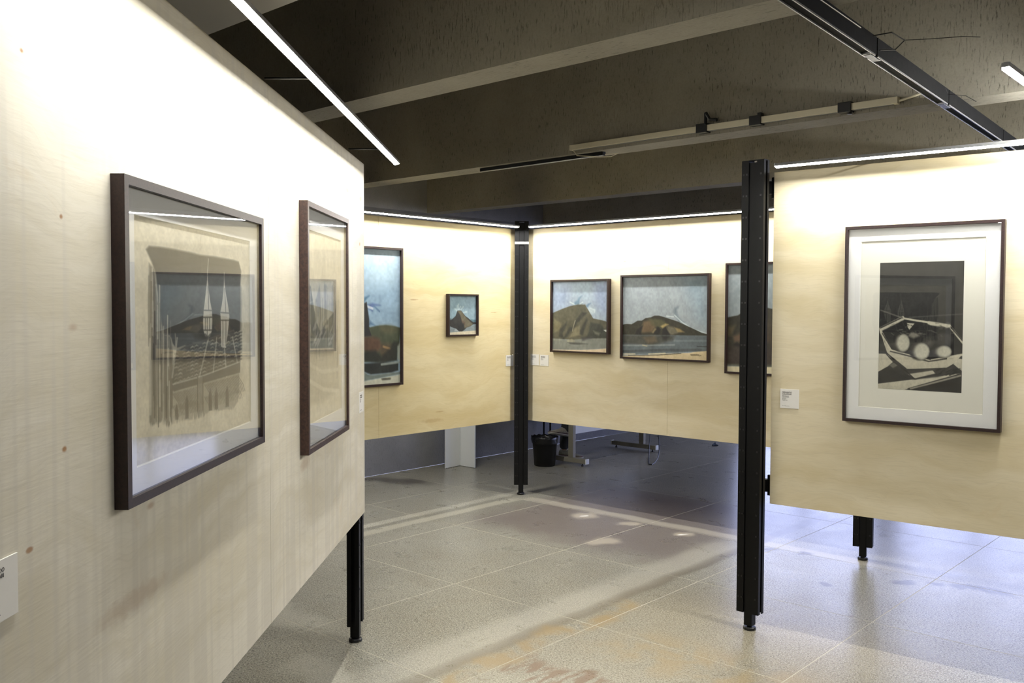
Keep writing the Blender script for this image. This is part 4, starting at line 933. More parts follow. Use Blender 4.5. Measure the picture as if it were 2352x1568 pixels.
  ('p',(210,206,184),0.7,0.02,[0.612,0.692,0.606,0.716,0.587,0.737,0.558,0.75,0.525,0.753,0.493,0.746,0.468,0.73,0.454,0.707,0.453,0.682,0.466,0.659,0.491,0.642,0.522,0.633,0.556,0.636,0.585,0.648,0.605,0.667]),
  ('p',(46,44,41),1,0.02,[0.885,0.689,0.878,0.705,0.855,0.72,0.821,0.731,0.779,0.737,0.735,0.736,0.696,0.729,0.666,0.717,0.649,0.701,0.649,0.684,0.665,0.668,0.694,0.655,0.733,0.646,0.777,0.644,0.819,0.648,0.854,0.658,0.877,0.672]),
  ('p',(70,66,61),0.7,0.02,[0.881,0.689,0.872,0.707,0.847,0.722,0.81,0.732,0.767,0.734,0.725,0.73,0.692,0.718,0.674,0.701,0.673,0.683,0.691,0.666,0.723,0.653,0.765,0.647,0.808,0.648,0.846,0.657,0.871,0.671]),
  ('p',(105,101,92),0.7,0.02,[0.877,0.689,0.869,0.706,0.846,0.721,0.812,0.731,0.772,0.733,0.733,0.729,0.702,0.717,0.685,0.701,0.685,0.683,0.701,0.666,0.731,0.654,0.77,0.648,0.81,0.649,0.845,0.657,0.869,0.671]),
  ('p',(140,136,123),0.7,0.02,[0.874,0.689,0.867,0.706,0.846,0.721,0.814,0.73,0.776,0.732,0.741,0.728,0.712,0.716,0.697,0.701,0.696,0.683,0.711,0.667,0.739,0.654,0.774,0.648,0.812,0.65,0.844,0.658,0.866,0.672]),
  ('p',(175,171,154),0.7,0.02,[0.871,0.689,0.865,0.706,0.845,0.72,0.816,0.729,0.781,0.731,0.748,0.727,0.722,0.716,0.708,0.7,0.707,0.683,0.721,0.667,0.747,0.655,0.779,0.649,0.814,0.65,0.844,0.659,0.864,0.672]),
  ('p',(210,206,184),0.7,0.02,[0.869,0.689,0.863,0.705,0.845,0.719,0.818,0.728,0.786,0.73,0.756,0.726,0.732,0.715,0.719,0.7,0.718,0.683,0.731,0.667,0.754,0.656,0.784,0.65,0.816,0.651,0.843,0.659,0.862,0.673]),
  ('p',(206,199,176),0.95,0.006,[0.344,0.474,0.436,0.478,0.375,0.527,0.353,0.508]),
  ('p',(150,145,130),0.8,0.02,[0.36,0.577,0.394,0.549,0.448,0.543,0.502,0.574,0.428,0.594]),
  ('l',(110,106,96),0.5,0.005,[0.343,0.564,0.364,0.556]),
  ('l',(24,23,22),0.5,0.005,[0.432,0.528,0.448,0.525]),
  ('l',(24,23,22),0.5,0.005,[0.577,0.484,0.615,0.49]),
  ('l',(24,23,22),0.5,0.005,[0.832,0.55,0.882,0.54]),
  ('l',(110,106,96),0.5,0.005,[0.698,0.503,0.747,0.493]),
  ('l',(24,23,22),0.5,0.005,[0.535,0.576,0.556,0.565]),
  ('l',(24,23,22),0.5,0.005,[0.407,0.526,0.437,0.541]),
  ('l',(110,106,96),0.5,0.005,[0.858,0.551,0.903,0.55]),
  ('l',(24,23,22),0.5,0.005,[0.328,0.479,0.372,0.491]),
  ('l',(24,23,22),0.5,0.005,[0.809,0.522,0.849,0.52]),
  ('l',(110,106,96),0.5,0.005,[0.336,0.555,0.375,0.558]),
  ('l',(110,106,96),0.5,0.005,[0.252,0.527,0.294,0.526]),
  ('l',(110,106,96),0.5,0.005,[0.157,0.493,0.188,0.483]),
  ('l',(24,23,22),0.5,0.005,[0.484,0.544,0.514,0.539]),
  ('l',(110,106,96),0.5,0.005,[0.289,0.543,0.335,0.544]),
  ('l',(24,23,22),0.5,0.005,[0.686,0.562,0.714,0.569]),
  ('l',(24,23,22),0.5,0.005,[0.855,0.47,0.873,0.477]),
  ('l',(24,23,22),0.5,0.005,[0.446,0.509,0.479,0.506]),
  ('l',(110,106,96),0.5,0.005,[0.153,0.555,0.188,0.57]),
  ('l',(24,23,22),0.5,0.005,[0.7,0.548,0.735,0.544]),
  ('l',(110,106,96),0.5,0.005,[0.553,0.558,0.575,0.562]),
  ('l',(110,106,96),0.5,0.005,[0.517,0.556,0.551,0.562]),
  ('l',(24,23,22),0.5,0.005,[0.551,0.571,0.59,0.562]),
  ('l',(24,23,22),0.5,0.005,[0.699,0.514,0.733,0.529]),
  ('l',(110,106,96),0.5,0.005,[0.811,0.467,0.86,0.481]),
  ('l',(24,23,22),0.5,0.005,[0.744,0.496,0.793,0.505]),
  ('l',(24,23,22),0.5,0.005,[0.78,0.537,0.815,0.549]),
  ('l',(110,106,96),0.5,0.005,[0.798,0.515,0.845,0.507]),
  ('l',(110,106,96),0.5,0.005,[0.329,0.507,0.361,0.499]),
  ('l',(110,106,96),0.5,0.005,[0.21,0.535,0.245,0.538]),
  ('l',(24,23,22),0.5,0.005,[0.44,0.551,0.472,0.55]),
  ('l',(110,106,96),0.5,0.005,[0.601,0.532,0.642,0.531]),
  ('l',(24,23,22),0.5,0.005,[0.265,0.567,0.307,0.553]),
  ('l',(110,106,96),0.5,0.005,[0.642,0.534,0.669,0.539]),
  ('l',(24,23,22),0.5,0.005,[0.647,0.57,0.672,0.569]),
  ('l',(24,23,22),0.5,0.005,[0.522,0.472,0.552,0.483]),
  ('l',(24,23,22),0.5,0.005,[0.393,0.492,0.432,0.507]),
  ('l',(24,23,22),0.5,0.005,[0.825,0.512,0.851,0.51]),
  ('l',(110,106,96),0.5,0.005,[0.262,0.551,0.311,0.563]),
  ('l',(24,23,22),0.5,0.005,[0.717,0.551,0.749,0.542]),
  ('l',(110,106,96),0.5,0.005,[0.491,0.541,0.51,0.555]),
  ('l',(24,23,22),0.5,0.005,[0.145,0.505,0.176,0.519]),
  ('l',(24,23,22),0.5,0.005,[0.192,0.528,0.223,0.534]),
  ('l',(110,106,96),0.5,0.005,[0.685,0.474,0.721,0.473]),
  ('l',(24,23,22),0.5,0.005,[0.463,0.537,0.486,0.544]),
  ('l',(110,106,96),0.5,0.005,[0.373,0.568,0.421,0.582]),
  ('l',(110,106,96),0.5,0.005,[0.481,0.559,0.531,0.55]),
  ('l',(24,23,22),0.5,0.005,[0.863,0.514,0.882,0.5]),
  ('l',(110,106,96),0.5,0.005,[0.253,0.531,0.292,0.526]),
  ('l',(24,23,22),0.5,0.005,[0.509,0.492,0.55,0.504]),
  ('l',(110,106,96),0.5,0.005,[0.742,0.564,0.77,0.578]),
  ('l',(24,23,22),0.5,0.005,[0.26,0.478,0.304,0.469]),
  ('l',(24,23,22),0.5,0.005,[0.261,0.475,0.28,0.463]),
  ('l',(110,106,96),0.5,0.005,[0.238,0.585,0.261,0.577]),
  ('l',(24,23,22),0.5,0.005,[0.783,0.469,0.81,0.462]),
  ('l',(110,106,96),0.5,0.005,[0.487,0.553,0.522,0.567]),
  ('l',(24,23,22),0.5,0.005,[0.577,0.577,0.595,0.562]),
  ('l',(110,106,96),0.5,0.005,[0.861,0.54,0.906,0.536]),
  ('l',(110,106,96),0.5,0.005,[0.656,0.54,0.699,0.548]),
  ('l',(110,106,96),0.5,0.005,[0.729,0.515,0.762,0.514]),
  ('l',(120,116,106),0.7,0.007,[0.018,0.376,0.295,0.437]),
  ('l',(95,92,86),0.6,0.006,[0.37,0.431,0.995,0.402]),
  ('p',(206,199,176),0.95,0.006,[0.0,0.72,0.114,0.721,0.192,0.778,0.122,0.819,-0.0,0.867]),
  ('p',(30,29,27),1,0.006,[-0.002,0.869,0.116,0.824,0.216,0.86,0.408,0.913,-0.001,0.96]),
  ('p',(206,199,176),0.95,0.005,[-0.001,0.961,0.408,0.916,0.72,0.882,1.001,0.845,1.0,0.86,0.7,0.925,0.328,0.999,0.0,1.0]),
  ('p',(28,27,25),1,0.006,[0.339,1.001,0.7,0.927,1.0,0.864,1.0,1.003,0.339,1.005]),
  ('p',(60,58,53),0.9,0.015,[0.193,0.783,0.352,0.843,0.401,0.84,0.883,0.81,0.986,0.834,0.72,0.886,0.424,0.915]),
  ('p',(206,199,176),0.9,0.008,[0.369,0.874,0.661,0.837,0.693,0.859,0.456,0.905]),
  ('p',(120,116,104),0.8,0.01,[0.138,0.809,0.204,0.783,0.248,0.807,0.183,0.832]),
  ('p',(206,199,176),0.9,0.006,[0.898,0.782,0.958,0.74,1.004,0.741,1.001,0.835]),
  ('l',(32,30,28),0.85,0.007,[0.32,0.879,0.456,0.91,0.709,0.867]),
  ('l',(32,30,28),0.85,0.007,[0.371,0.99,0.72,0.913,0.996,0.854]),
  ('l',(32,30,28),0.85,0.007,[0.103,0.725,0.181,0.777,0.358,0.857,0.445,0.909]),
  ('l',(32,30,28),0.85,0.007,[0.013,0.666,0.114,0.725]),
  ('l',(20,19,18),0.6,0.006,[0.831,0.863,0.872,0.85]),
  ('l',(20,19,18),0.6,0.006,[0.907,0.838,0.947,0.825]),
  ('l',(20,19,18),0.6,0.006,[0.71,0.838,0.751,0.825]),
  ('l',(20,19,18),0.6,0.006,[0.882,0.832,0.922,0.819]),
  ('l',(20,19,18),0.6,0.006,[0.86,0.868,0.901,0.855]),
  ('l',(20,19,18),0.6,0.006,[0.867,0.846,0.908,0.833]),
  ('l',(20,19,18),0.6,0.006,[0.706,0.835,0.748,0.822]),
  ('l',(20,19,18),0.6,0.006,[0.815,0.849,0.856,0.836]),
  ('l',(20,19,18),0.6,0.006,[0.936,0.828,0.976,0.815]),
  ('l',(20,19,18),0.6,0.006,[0.758,0.846,0.799,0.832]),
  ('l',(20,19,18),0.6,0.006,[0.895,0.849,0.936,0.836]),
  ('l',(20,19,18),0.6,0.006,[0.861,0.83,0.902,0.817]),
  ('l',(20,19,18),0.6,0.006,[0.939,0.852,0.979,0.839]),
  ('l',(20,19,18),0.6,0.006,[0.897,0.853,0.938,0.84]),
  ('l',(20,19,18),0.6,0.006,[0.9,0.855,0.94,0.842]),
  ('l',(20,19,18),0.6,0.006,[0.945,0.84,0.985,0.827]),
  ('l',(20,19,18),0.6,0.006,[0.726,0.87,0.768,0.857]),
  ('l',(20,19,18),0.6,0.006,[0.857,0.868,0.897,0.854]),
  ('l',(20,19,18),0.6,0.006,[0.906,0.831,0.947,0.818]),
  ('l',(20,19,18),0.6,0.006,[0.716,0.834,0.758,0.821]),
  ('l',(20,19,18),0.6,0.006,[0.895,0.833,0.935,0.82]),
  ('l',(20,19,18),0.6,0.006,[0.721,0.866,0.762,0.853]),
  ('l',(20,19,18),0.6,0.006,[0.897,0.859,0.937,0.846]),
  ('l',(20,19,18),0.6,0.006,[0.948,0.86,0.988,0.847]),
  ('l',(20,19,18),0.6,0.006,[0.817,0.869,0.858,0.855]),
  ('l',(190,184,164),0.7,0.008,[0.404,0.987,0.741,0.919,0.987,0.868]),
 ]),
 'headland': dict(size=(140, 150), bg=(146, 158, 168), ops=[
  ('p',(132,146,172),0.6,0.2,[0.001,0.081,0.313,0.085,0.273,0.37,0.004,0.473]),
  ('p',(134,148,178),0.6,0.15,[0.759,0.008,1.0,0.012,1.004,0.547,0.863,0.418,0.771,0.254]),
  ('p',(150,166,176),0.6,0.12,[0.344,0.001,0.708,0.007,0.669,0.254,0.399,0.236]),
  ('p',(92,118,134),0.8,0.03,[0.389,0.336,0.41,0.295,0.462,0.27,0.478,0.237,0.545,0.208,0.504,0.253,0.494,0.336]),
  ('p',(96,120,140),0.85,0.02,[0.608,0.353,0.649,0.32,0.706,0.31,0.67,0.345,0.645,0.378]),
  ('p',(190,202,200),0.6,0.06,[0.772,0.418,0.768,0.433,0.757,0.446,0.739,0.455,0.717,0.459,0.695,0.458,0.675,0.452,0.659,0.44,0.651,0.426,0.651,0.411,0.659,0.397,0.674,0.386,0.694,0.379,0.717,0.378,0.738,0.382,0.756,0.391,0.768,0.404]),
  ('l',(196,206,204),0.6,0.014,[0.326,0.299,0.4,0.328]),
  ('l',(200,210,208),0.6,0.01,[0.505,0.328,0.556,0.299]),
  ('l',(196,206,204),0.5,0.012,[0.691,0.386,0.772,0.41,0.762,0.443]),
  ('p',(82,80,64),1,0.012,[-0.007,0.46,0.08,0.43,0.188,0.394,0.326,0.355,0.463,0.335,0.598,0.335,0.65,0.402,0.743,0.527,0.874,0.547,0.954,0.562,1.009,0.586,1.006,0.814,0.55,0.825,0.446,0.853,0.298,0.835,-0.004,0.83]),
  ('p',(70,70,56),0.6,0.05,[0.463,0.336,0.598,0.336,0.63,0.435,0.465,0.586,0.382,0.737,0.34,0.738,0.422,0.52]),
  ('p',(46,46,42),0.75,0.03,[0.547,0.436,0.63,0.452,0.548,0.527,0.444,0.603,0.371,0.721,0.35,0.705,0.423,0.562]),
  ('p',(46,46,42),0.75,0.03,[0.63,0.518,0.651,0.551,0.6,0.667,0.56,0.767,0.497,0.752,0.549,0.635]),
  ('p',(46,46,42),0.75,0.03,[0.275,0.572,0.265,0.631,0.191,0.75,0.224,0.833,0.127,0.802,0.147,0.691]),
  ('p',(46,46,42),0.75,0.03,[0.328,0.638,0.371,0.671,0.277,0.798,0.191,0.834,0.234,0.774]),
  ('p',(120,112,84),0.7,0.03,[0.027,0.532,0.179,0.615,0.115,0.717,0.017,0.745]),
  ('p',(124,116,90),0.7,0.03,[0.403,0.67,0.497,0.635,0.508,0.768,0.319,0.806]),
  ('l',(150,144,120),0.7,0.008,[0.421,0.562,0.392,0.637,0.371,0.712]),
  ('p',(50,52,46),0.8,0.03,[0.692,0.583,0.875,0.605,1.0,0.741,1.001,0.806,0.612,0.815,0.673,0.707]),
  ('p',(112,114,98),0.7,0.03,[0.744,0.697,0.865,0.728,0.846,0.761,0.775,0.746]),
  ('p',(205,206,198),0.9,0.01,[0.925,0.686,1.0,0.678,1.0,0.709,0.965,0.711]),
  ('p',(118,120,110),1,0.015,[-0.004,0.828,0.298,0.84,0.632,0.811,1.006,0.798,1.002,0.939,0.53,0.976,-0.002,0.985]),
  ('p',(136,136,120),0.8,0.03,[0.007,0.83,0.181,0.838,0.181,0.855,0.007,0.855]),
  ('p',(62,62,56),0.8,0.02,[0.277,0.874,0.53,0.875,0.654,0.888,0.467,0.903,0.341,0.899]),
  ('p',(142,138,116),0.8,0.015,[0.266,0.84,0.362,0.825,0.425,0.849,0.404,0.87,0.277,0.869]),
  ('p',(60,58,60),0.7,0.03,[0.529,0.792,0.755,0.787,0.694,0.813,0.55,0.846]),
  ('p',(200,180,148),1,0.008,[-0.002,0.987,0.53,0.976,0.817,0.957,1.003,0.937,1.003,1.004,-0.002,1.004]),
 ]),
 'hill': dict(size=(200, 170), bg=(148, 156, 158), ops=[
  ('p',(128,146,156),0.7,0.18,[0.683,0.011,1.0,0.004,1.0,0.589,0.882,0.512,0.735,0.156]),
  ('p',(150,158,162),0.5,0.2,[0.0,0.061,0.312,0.026,0.392,0.355,0.072,0.521]),
  ('p',(104,118,124),0.7,0.03,[0.608,0.435,0.623,0.387,0.668,0.363,0.645,0.419,0.668,0.499,0.735,0.561,0.668,0.554]),
  ('l',(196,204,202),0.7,0.01,[0.532,0.484,0.608,0.491]),
  ('l',(186,196,196),0.8,0.008,[0.623,0.471,0.698,0.546,0.809,0.623,0.904,0.657,0.991,0.682]),
  ('p',(52,50,38),1,0.008,[-0.002,0.597,0.04,0.587,0.113,0.589,0.186,0.543,0.234,0.544,0.282,0.511,0.345,0.5,0.392,0.478,0.439,0.478,0.516,0.5,0.668,0.55,0.758,0.593,0.846,0.634,0.933,0.676,1.0,0.693,1.0,0.709,-0.001,0.723]),
  ('p',(112,92,66),0.8,0.03,[0.258,0.552,0.361,0.534,0.408,0.599,0.361,0.681,0.235,0.692,0.234,0.626]),
  ('p',(84,82,56),0.8,0.03,[0.314,0.518,0.47,0.525,0.547,0.58,0.47,0.63,0.361,0.599]),
  ('p',(172,150,96),0.85,0.02,[0.462,0.606,0.516,0.573,0.555,0.584,0.486,0.63]),
  ('p',(150,130,84),0.8,0.02,[0.623,0.619,0.683,0.634,0.736,0.672,0.653,0.678]),
  ('p',(110,104,84),0.8,0.03,[0.539,0.596,0.623,0.619,0.661,0.682,0.593,0.716,0.532,0.669]),
  ('p',(150,132,94),0.7,0.02,[0.361,0.681,0.393,0.631,0.424,0.647,0.377,0.697]),
  ('p',(32,30,28),0.9,0.015,[0.431,0.61,0.463,0.646,0.439,0.712,0.369,0.713]),
  ('p',(32,30,28),0.9,0.015,[0.516,0.613,0.578,0.716,0.547,0.765,0.501,0.766,0.478,0.711,0.486,0.646]),
  ('p',(32,30,28),0.9,0.015,[0.154,0.719,0.178,0.652,0.25,0.601,0.227,0.684,0.235,0.721]),
  ('p',(92,100,102),1,0.008,[-0.001,0.723,0.361,0.715,1.0,0.707,1.0,0.891,-0.0,0.973]),
  ('p',(62,60,50),0.75,0.04,[0.003,0.723,0.623,0.715,0.608,0.771,0.486,0.807,0.362,0.852,0.155,0.835,0.003,0.831]),
  ('p',(104,88,64),0.6,0.04,[0.251,0.749,0.393,0.729,0.424,0.793,0.314,0.829]),
  ('p',(40,38,36),0.8,0.03,[0.47,0.719,0.57,0.724,0.532,0.774,0.494,0.771]),
  ('l',(134,140,138),0.7,0.014,[0.004,0.856,0.315,0.845,0.623,0.827]),
  ('l',(60,62,60),0.5,0.02,[0.004,0.931,0.471,0.897,0.919,0.875]),
  ('l',(120,128,128),0.6,0.015,[0.623,0.779,1.0,0.767]),
  ('l',(46,46,42),0.6,0.008,[0.883,0.837,1.0,0.836]),
  ('l',(170,162,130),0.7,0.01,[0.251,0.844,0.299,0.854]),
  ('p',(196,178,140),1,0.008,[-0.0,0.986,0.251,0.971,0.548,0.935,0.802,0.917,0.846,0.904,1.0,0.884,1.0,1.004,0.0,1.003]),
  ('l',(214,204,172),0.8,0.012,[0.016,0.964,0.155,0.958]),
  ('l',(208,196,160),0.8,0.01,[0.323,0.951,0.517,0.933]),
  ('l',(44,42,36),0.7,0.006,[0.074,0.977,0.425,0.959,0.699,0.927]),
  ('l',(96,84,64),0.7,0.005,[0.81,0.935,0.816,0.946,0.821,0.936]),
  ('l',(96,84,64),0.7,0.005,[0.823,0.935,0.829,0.945,0.835,0.936]),
  ('l',(96,84,64),0.7,0.005,[0.836,0.934,0.842,0.945,0.848,0.935]),
  ('l',(96,84,64),0.7,0.005,[0.849,0.934,0.855,0.944,0.861,0.935]),
  ('l',(96,84,64),0.7,0.005,[0.862,0.933,0.868,0.944,0.874,0.934]),
  ('l',(96,84,64),0.7,0.005,[0.875,0.932,0.881,0.943,0.887,0.934]),
  ('l',(96,84,64),0.7,0.005,[0.889,0.932,0.894,0.943,0.9,0.933]),
  ('l',(96,84,64),0.7,0.005,[0.904,0.946,0.923,0.941]),
 ]),
 'cliff': dict(size=(120, 180), bg=(136, 144, 146), ops=[
  ('p',(128,136,138),0.5,0.15,[0.0,0.2,1.0,0.15,1.0,0.5,0.0,0.5]),
  ('p',(50,48,38),1,0.01,[0.0,0.49,0.15,0.47,0.22,0.44,0.32,0.435,0.5,0.39,0.7,0.42,1.0,0.5,1.0,0.93,0.0,0.93]),
  ('p',(96,84,60),0.7,0.04,[0.02,0.58,0.12,0.56,0.06,0.66,0.0,0.66]),
  ('p',(110,86,66),0.7,0.04,[0.08,0.67,0.22,0.62,0.3,0.55,0.4,0.6,0.3,0.72,0.1,0.72]),
  ('p',(30,28,26),0.9,0.02,[0.1,0.74,0.14,0.72,0.2,0.755,0.12,0.76]),
  ('p',(104,70,52),0.6,0.06,[0.25,0.5,0.5,0.45,0.6,0.7,0.3,0.7]),
  ('p',(76,66,52),0.6,0.05,[0.5,0.5,0.9,0.55,0.95,0.75,0.6,0.75]),
  ('l',(190,186,170),0.9,0.014,[0.2,0.75,0.26,0.77,0.34,0.775]),
  ('p',(62,52,46),0.8,0.04,[0.0,0.76,1.0,0.78,1.0,0.93,0.0,0.93]),
  ('p',(84,84,70),0.8,0.015,[0.0,0.925,1.0,0.91,1.0,0.945,0.0,0.945]),
  ('p',(204,194,160),1,0.006,[0.0,0.95,1.0,0.93,1.0,1.0,0.0,1.0]),
 ]),
 'palm': dict(size=(130, 220), bg=(150, 172, 186), ops=[
  ('p',(176,198,208),0.7,0.2,[0.573,0.028,0.935,0.021,0.897,0.237,0.647,0.251]),
  ('p',(186,194,186),0.4,0.1,[0.51,0.0,1.0,0.0,1.0,0.035,0.51,0.035]),
  ('p',(116,146,170),0.5,0.15,[0.51,0.293,0.998,0.251,0.998,0.585,0.51,0.571]),
  ('p',(60,96,118),0.85,0.02,[0.51,0.369,0.535,0.355,0.598,0.345,0.56,0.369,0.522,0.404]),
  ('p',(70,90,136),0.85,0.02,[0.573,0.411,0.635,0.399,0.735,0.415,0.647,0.422,0.635,0.46,0.573,0.439]),
  ('l',(206,212,214),0.8,0.012,[0.575,0.426,0.635,0.439]),
  ('p',(70,100,130),0.8,0.02,[0.585,0.557,0.604,0.53,0.672,0.566]),
  ('l',(70,100,130),0.6,0.008,[0.647,0.418,0.723,0.46]),
  ('p',(34,34,34),1,0.012,[0.422,0.39,0.522,0.404,0.56,0.39,0.591,0.516,0.591,0.571,0.635,0.648,0.422,0.648]),
  ('p',(30,38,40),1,0.02,[0.0,0.5,0.3,0.42,0.5,0.6,0.5,0.85,0.0,0.85]),
  ('p',(66,72,52),1,0.012,[0.585,0.578,0.685,0.566,0.81,0.562,0.922,0.571,1.0,0.585,0.985,0.718,0.948,0.732,0.948,0.829,0.529,0.829,0.529,0.648,0.623,0.641]),
  ('p',(82,80,56),0.8,0.04,[0.723,0.568,0.873,0.564,0.985,0.599,0.873,0.627,0.748,0.62]),
  ('p',(84,58,42),0.9,0.03,[0.2,0.66,0.52,0.645,0.635,0.645,0.723,0.662,0.748,0.725,0.698,0.76,0.573,0.76,0.522,0.746,0.2,0.76]),
  ('p',(78,60,44),0.7,0.04,[0.735,0.697,0.885,0.704,0.91,0.794,0.772,0.829,0.723,0.76]),
  ('l',(150,120,78),0.7,0.01,[0.772,0.721,0.86,0.739]),
  ('p',(32,34,28),0.85,0.03,[0.373,0.76,0.672,0.746,0.748,0.794,0.86,0.739,0.91,0.683,0.985,0.697,0.96,0.829,0.748,0.857,0.535,0.822]),
  ('p',(34,38,36),1,0.015,[0.273,0.836,0.972,0.843,0.972,0.906,0.873,0.92,0.61,0.923,0.522,0.899,0.273,0.913]),
  ('l',(150,158,150),0.8,0.01,[0.748,0.854,0.998,0.843]),
  ('p',(176,180,160),0.8,0.02,[0.96,0.725,1.0,0.683,1.0,0.836,0.963,0.822]),
  ('p',(108,118,112),1,0.012,[0.023,0.899,0.522,0.899,0.573,0.923,0.647,0.928,1.0,0.916,1.0,0.934,0.529,0.969,0.023,0.983]),
  ('p',(186,186,166),1,0.01,[0.023,0.979,0.529,0.969,1.0,0.937,1.0,1.003,0.023,1.003]),
  ('l',(80,78,66),0.8,0.006,[0.754,0.962,0.762,0.967,0.769,0.962]),
  ('l',(80,78,66),0.8,0.006,[0.77,0.962,0.779,0.967,0.785,0.962]),
  ('l',(80,78,66),0.8,0.006,[0.786,0.962,0.795,0.967,0.801,0.962]),
  ('l',(80,78,66),0.8,0.006,[0.802,0.962,0.811,0.967,0.818,0.962]),
  ('l',(80,78,66),0.8,0.006,[0.819,0.962,0.828,0.967,0.834,0.962]),
  ('l',(80,78,66),0.8,0.006,[0.835,0.962,0.844,0.967,0.85,0.962]),
  ('l',(80,78,66),0.8,0.006,[0.851,0.962,0.86,0.967,0.866,0.962]),
 ]),
 'islet': dict(size=(80, 90), bg=(126, 148, 158), ops=[
  ('p',(116,140,148),0.6,0.2,[0.001,0.056,0.565,0.057,0.438,0.62,0.008,0.615]),
  ('l',(176,190,192),0.55,0.03,[0.302,0.375,0.32,0.263]),
  ('l',(176,190,192),0.55,0.03,[0.381,0.357,0.434,0.282]),
  ('l',(176,190,192),0.55,0.03,[0.435,0.376,0.527,0.283]),
  ('l',(176,190,192),0.55,0.03,[0.235,0.337,0.302,0.384]),
  ('l',(176,190,192),0.55,0.03,[0.542,0.433,0.649,0.415]),
  ('l',(176,190,192),0.55,0.03,[0.355,0.366,0.36,0.225]),
  ('p',(84,98,100),0.8,0.02,[-0.005,0.582,0.146,0.589,0.146,0.635,-0.005,0.633]),
  ('p',(70,98,108),0.8,0.02,[0.786,0.605,1.003,0.627,1.004,0.693,0.841,0.681]),
  ('p',(44,44,42),1,0.015,[-0.005,0.624,0.107,0.621,0.251,0.524,0.322,0.385,0.448,0.381,0.597,0.518,0.705,0.576,0.882,0.682,1.004,0.691,1.004,0.731,0.882,0.743,0.788,0.789,0.654,0.82,0.561,0.884,0.481,0.925,0.375,0.914,0.268,0.842,0.162,0.817,-0.003,0.759]),
  ('p',(104,98,78),0.85,0.03,[0.335,0.394,0.448,0.386,0.57,0.509,0.705,0.623,0.882,0.738,0.788,0.789,0.574,0.837,0.464,0.62,0.423,0.507]),
  ('p',(36,38,38),0.8,0.03,[0.306,0.712,0.545,0.696,0.573,0.809,0.468,0.915,0.361,0.899]),
  ('p',(82,62,54),0.5,0.03,[0.437,0.601,0.599,0.678,0.6,0.772,0.492,0.714]),
  ('p',(120,130,132),1,0.012,[-0.003,0.773,0.162,0.82,0.268,0.847,0.375,0.918,0.481,0.928,0.574,0.884,0.654,0.825,0.815,0.789,1.002,0.735,1.0,0.901,-0.001,0.94]),
  ('p',(188,194,190),0.6,0.03,[0.268,0.842,0.361,0.913,0.215,0.888]),
  ('p',(196,186,160),1,0.01,[-0.001,0.94,0.441,0.92,1.0,0.899,1.001,1.005,0.0,1.003]),
 ]),
}
def paint(spec):
    nx, ny = spec['size']; U, V = np.meshgrid((np.arange(nx)+.5)/nx, (np.arange(ny)+.5)/ny)
    img = np.empty((ny, nx, 3)); img[:] = np.array(spec['bg'])/255.
    def seg(px, py, qx, qy, X, Y):
        dx, dy = qx-px, qy-py; L = dx*dx+dy*dy+1e-12; tt = np.clip(((X-px)*dx+(Y-py)*dy)/L, 0, 1)
        return np.hypot(X-px-tt*dx, Y-py-tt*dy)
    for kind, c, a, w, fl in spec['ops']:
        pts = list(zip(fl[::2], fl[1::2])); xs = fl[::2]; ys = fl[1::2]; mg = w*1.5+.01
        i0, i1 = max(0, int((min(xs)-mg)*nx)), min(nx, int((max(xs)+mg)*nx)+2); j0, j1 = max(0, int((min(ys)-mg)*ny)), min(ny, int((max(ys)+mg)*ny)+2)
        if i1 <= i0 or j1 <= j0: continue
        X, Y = U[j0:j1, i0:i1], V[j0:j1, i0:i1]; d = np.full(X.shape, 9.)
        n = len(pts); rngs = range(n if kind == 'p' else n-1)
        for i in rngs:
            p, q = pts[i], pts[(i+1) % n]; d = np.minimum(d, seg(*p, *q, X, Y))
        if kind == 'p':
            ins = np.zeros(X.shape, bool)
            for i in range(n):
                (x0, y0), (x1, y1) = pts[i], pts[(i+1) % n]
                if y0 != y1: ins ^= ((Y < y0) != (Y < y1)) & (X < (x1-x0)*(Y-y0)/(y1-y0)+x0)
            al = np.clip(.5+np.where(ins, d, -d)/max(w, 1.2/nx), 0, 1)
        else: al = np.clip(1.-(d-w/2)/max(w/2, 1./nx), 0, 1)*1.0
        al = (al*a)[..., None]; img[j0:j1, i0:i1] = img[j0:j1, i0:i1]*(1-al)+np.array(c)/255.*al
    def vn(cx, cy):
        g = rng.random((cy+2, cx+2)); X = U*cx; Y = V*cy; i = X.astype(int); j = Y.astype(int); fx = X-i; fy = Y-j
        fx = fx*fx*(3-2*fx); fy = fy*fy*(3-2*fy)
        return (g[j, i]*(1-fx)+g[j, i+1]*fx)*(1-fy)+(g[j+1, i]*(1-fx)+g[j+1, i+1]*fx)*fy
    br = (vn(8, 8)-.5)*.05+(vn(30, 24)-.5)*.05+(vn(nx//3, ny//4)-.5)*.05
    if spec.get('rough'): br = br*spec['rough']
    img = np.clip(img+br[..., None]*(.4+img), 0, 1)
    return np.where(img <= .04045, img/12.92, ((img+.055)/1.055)**2.4)
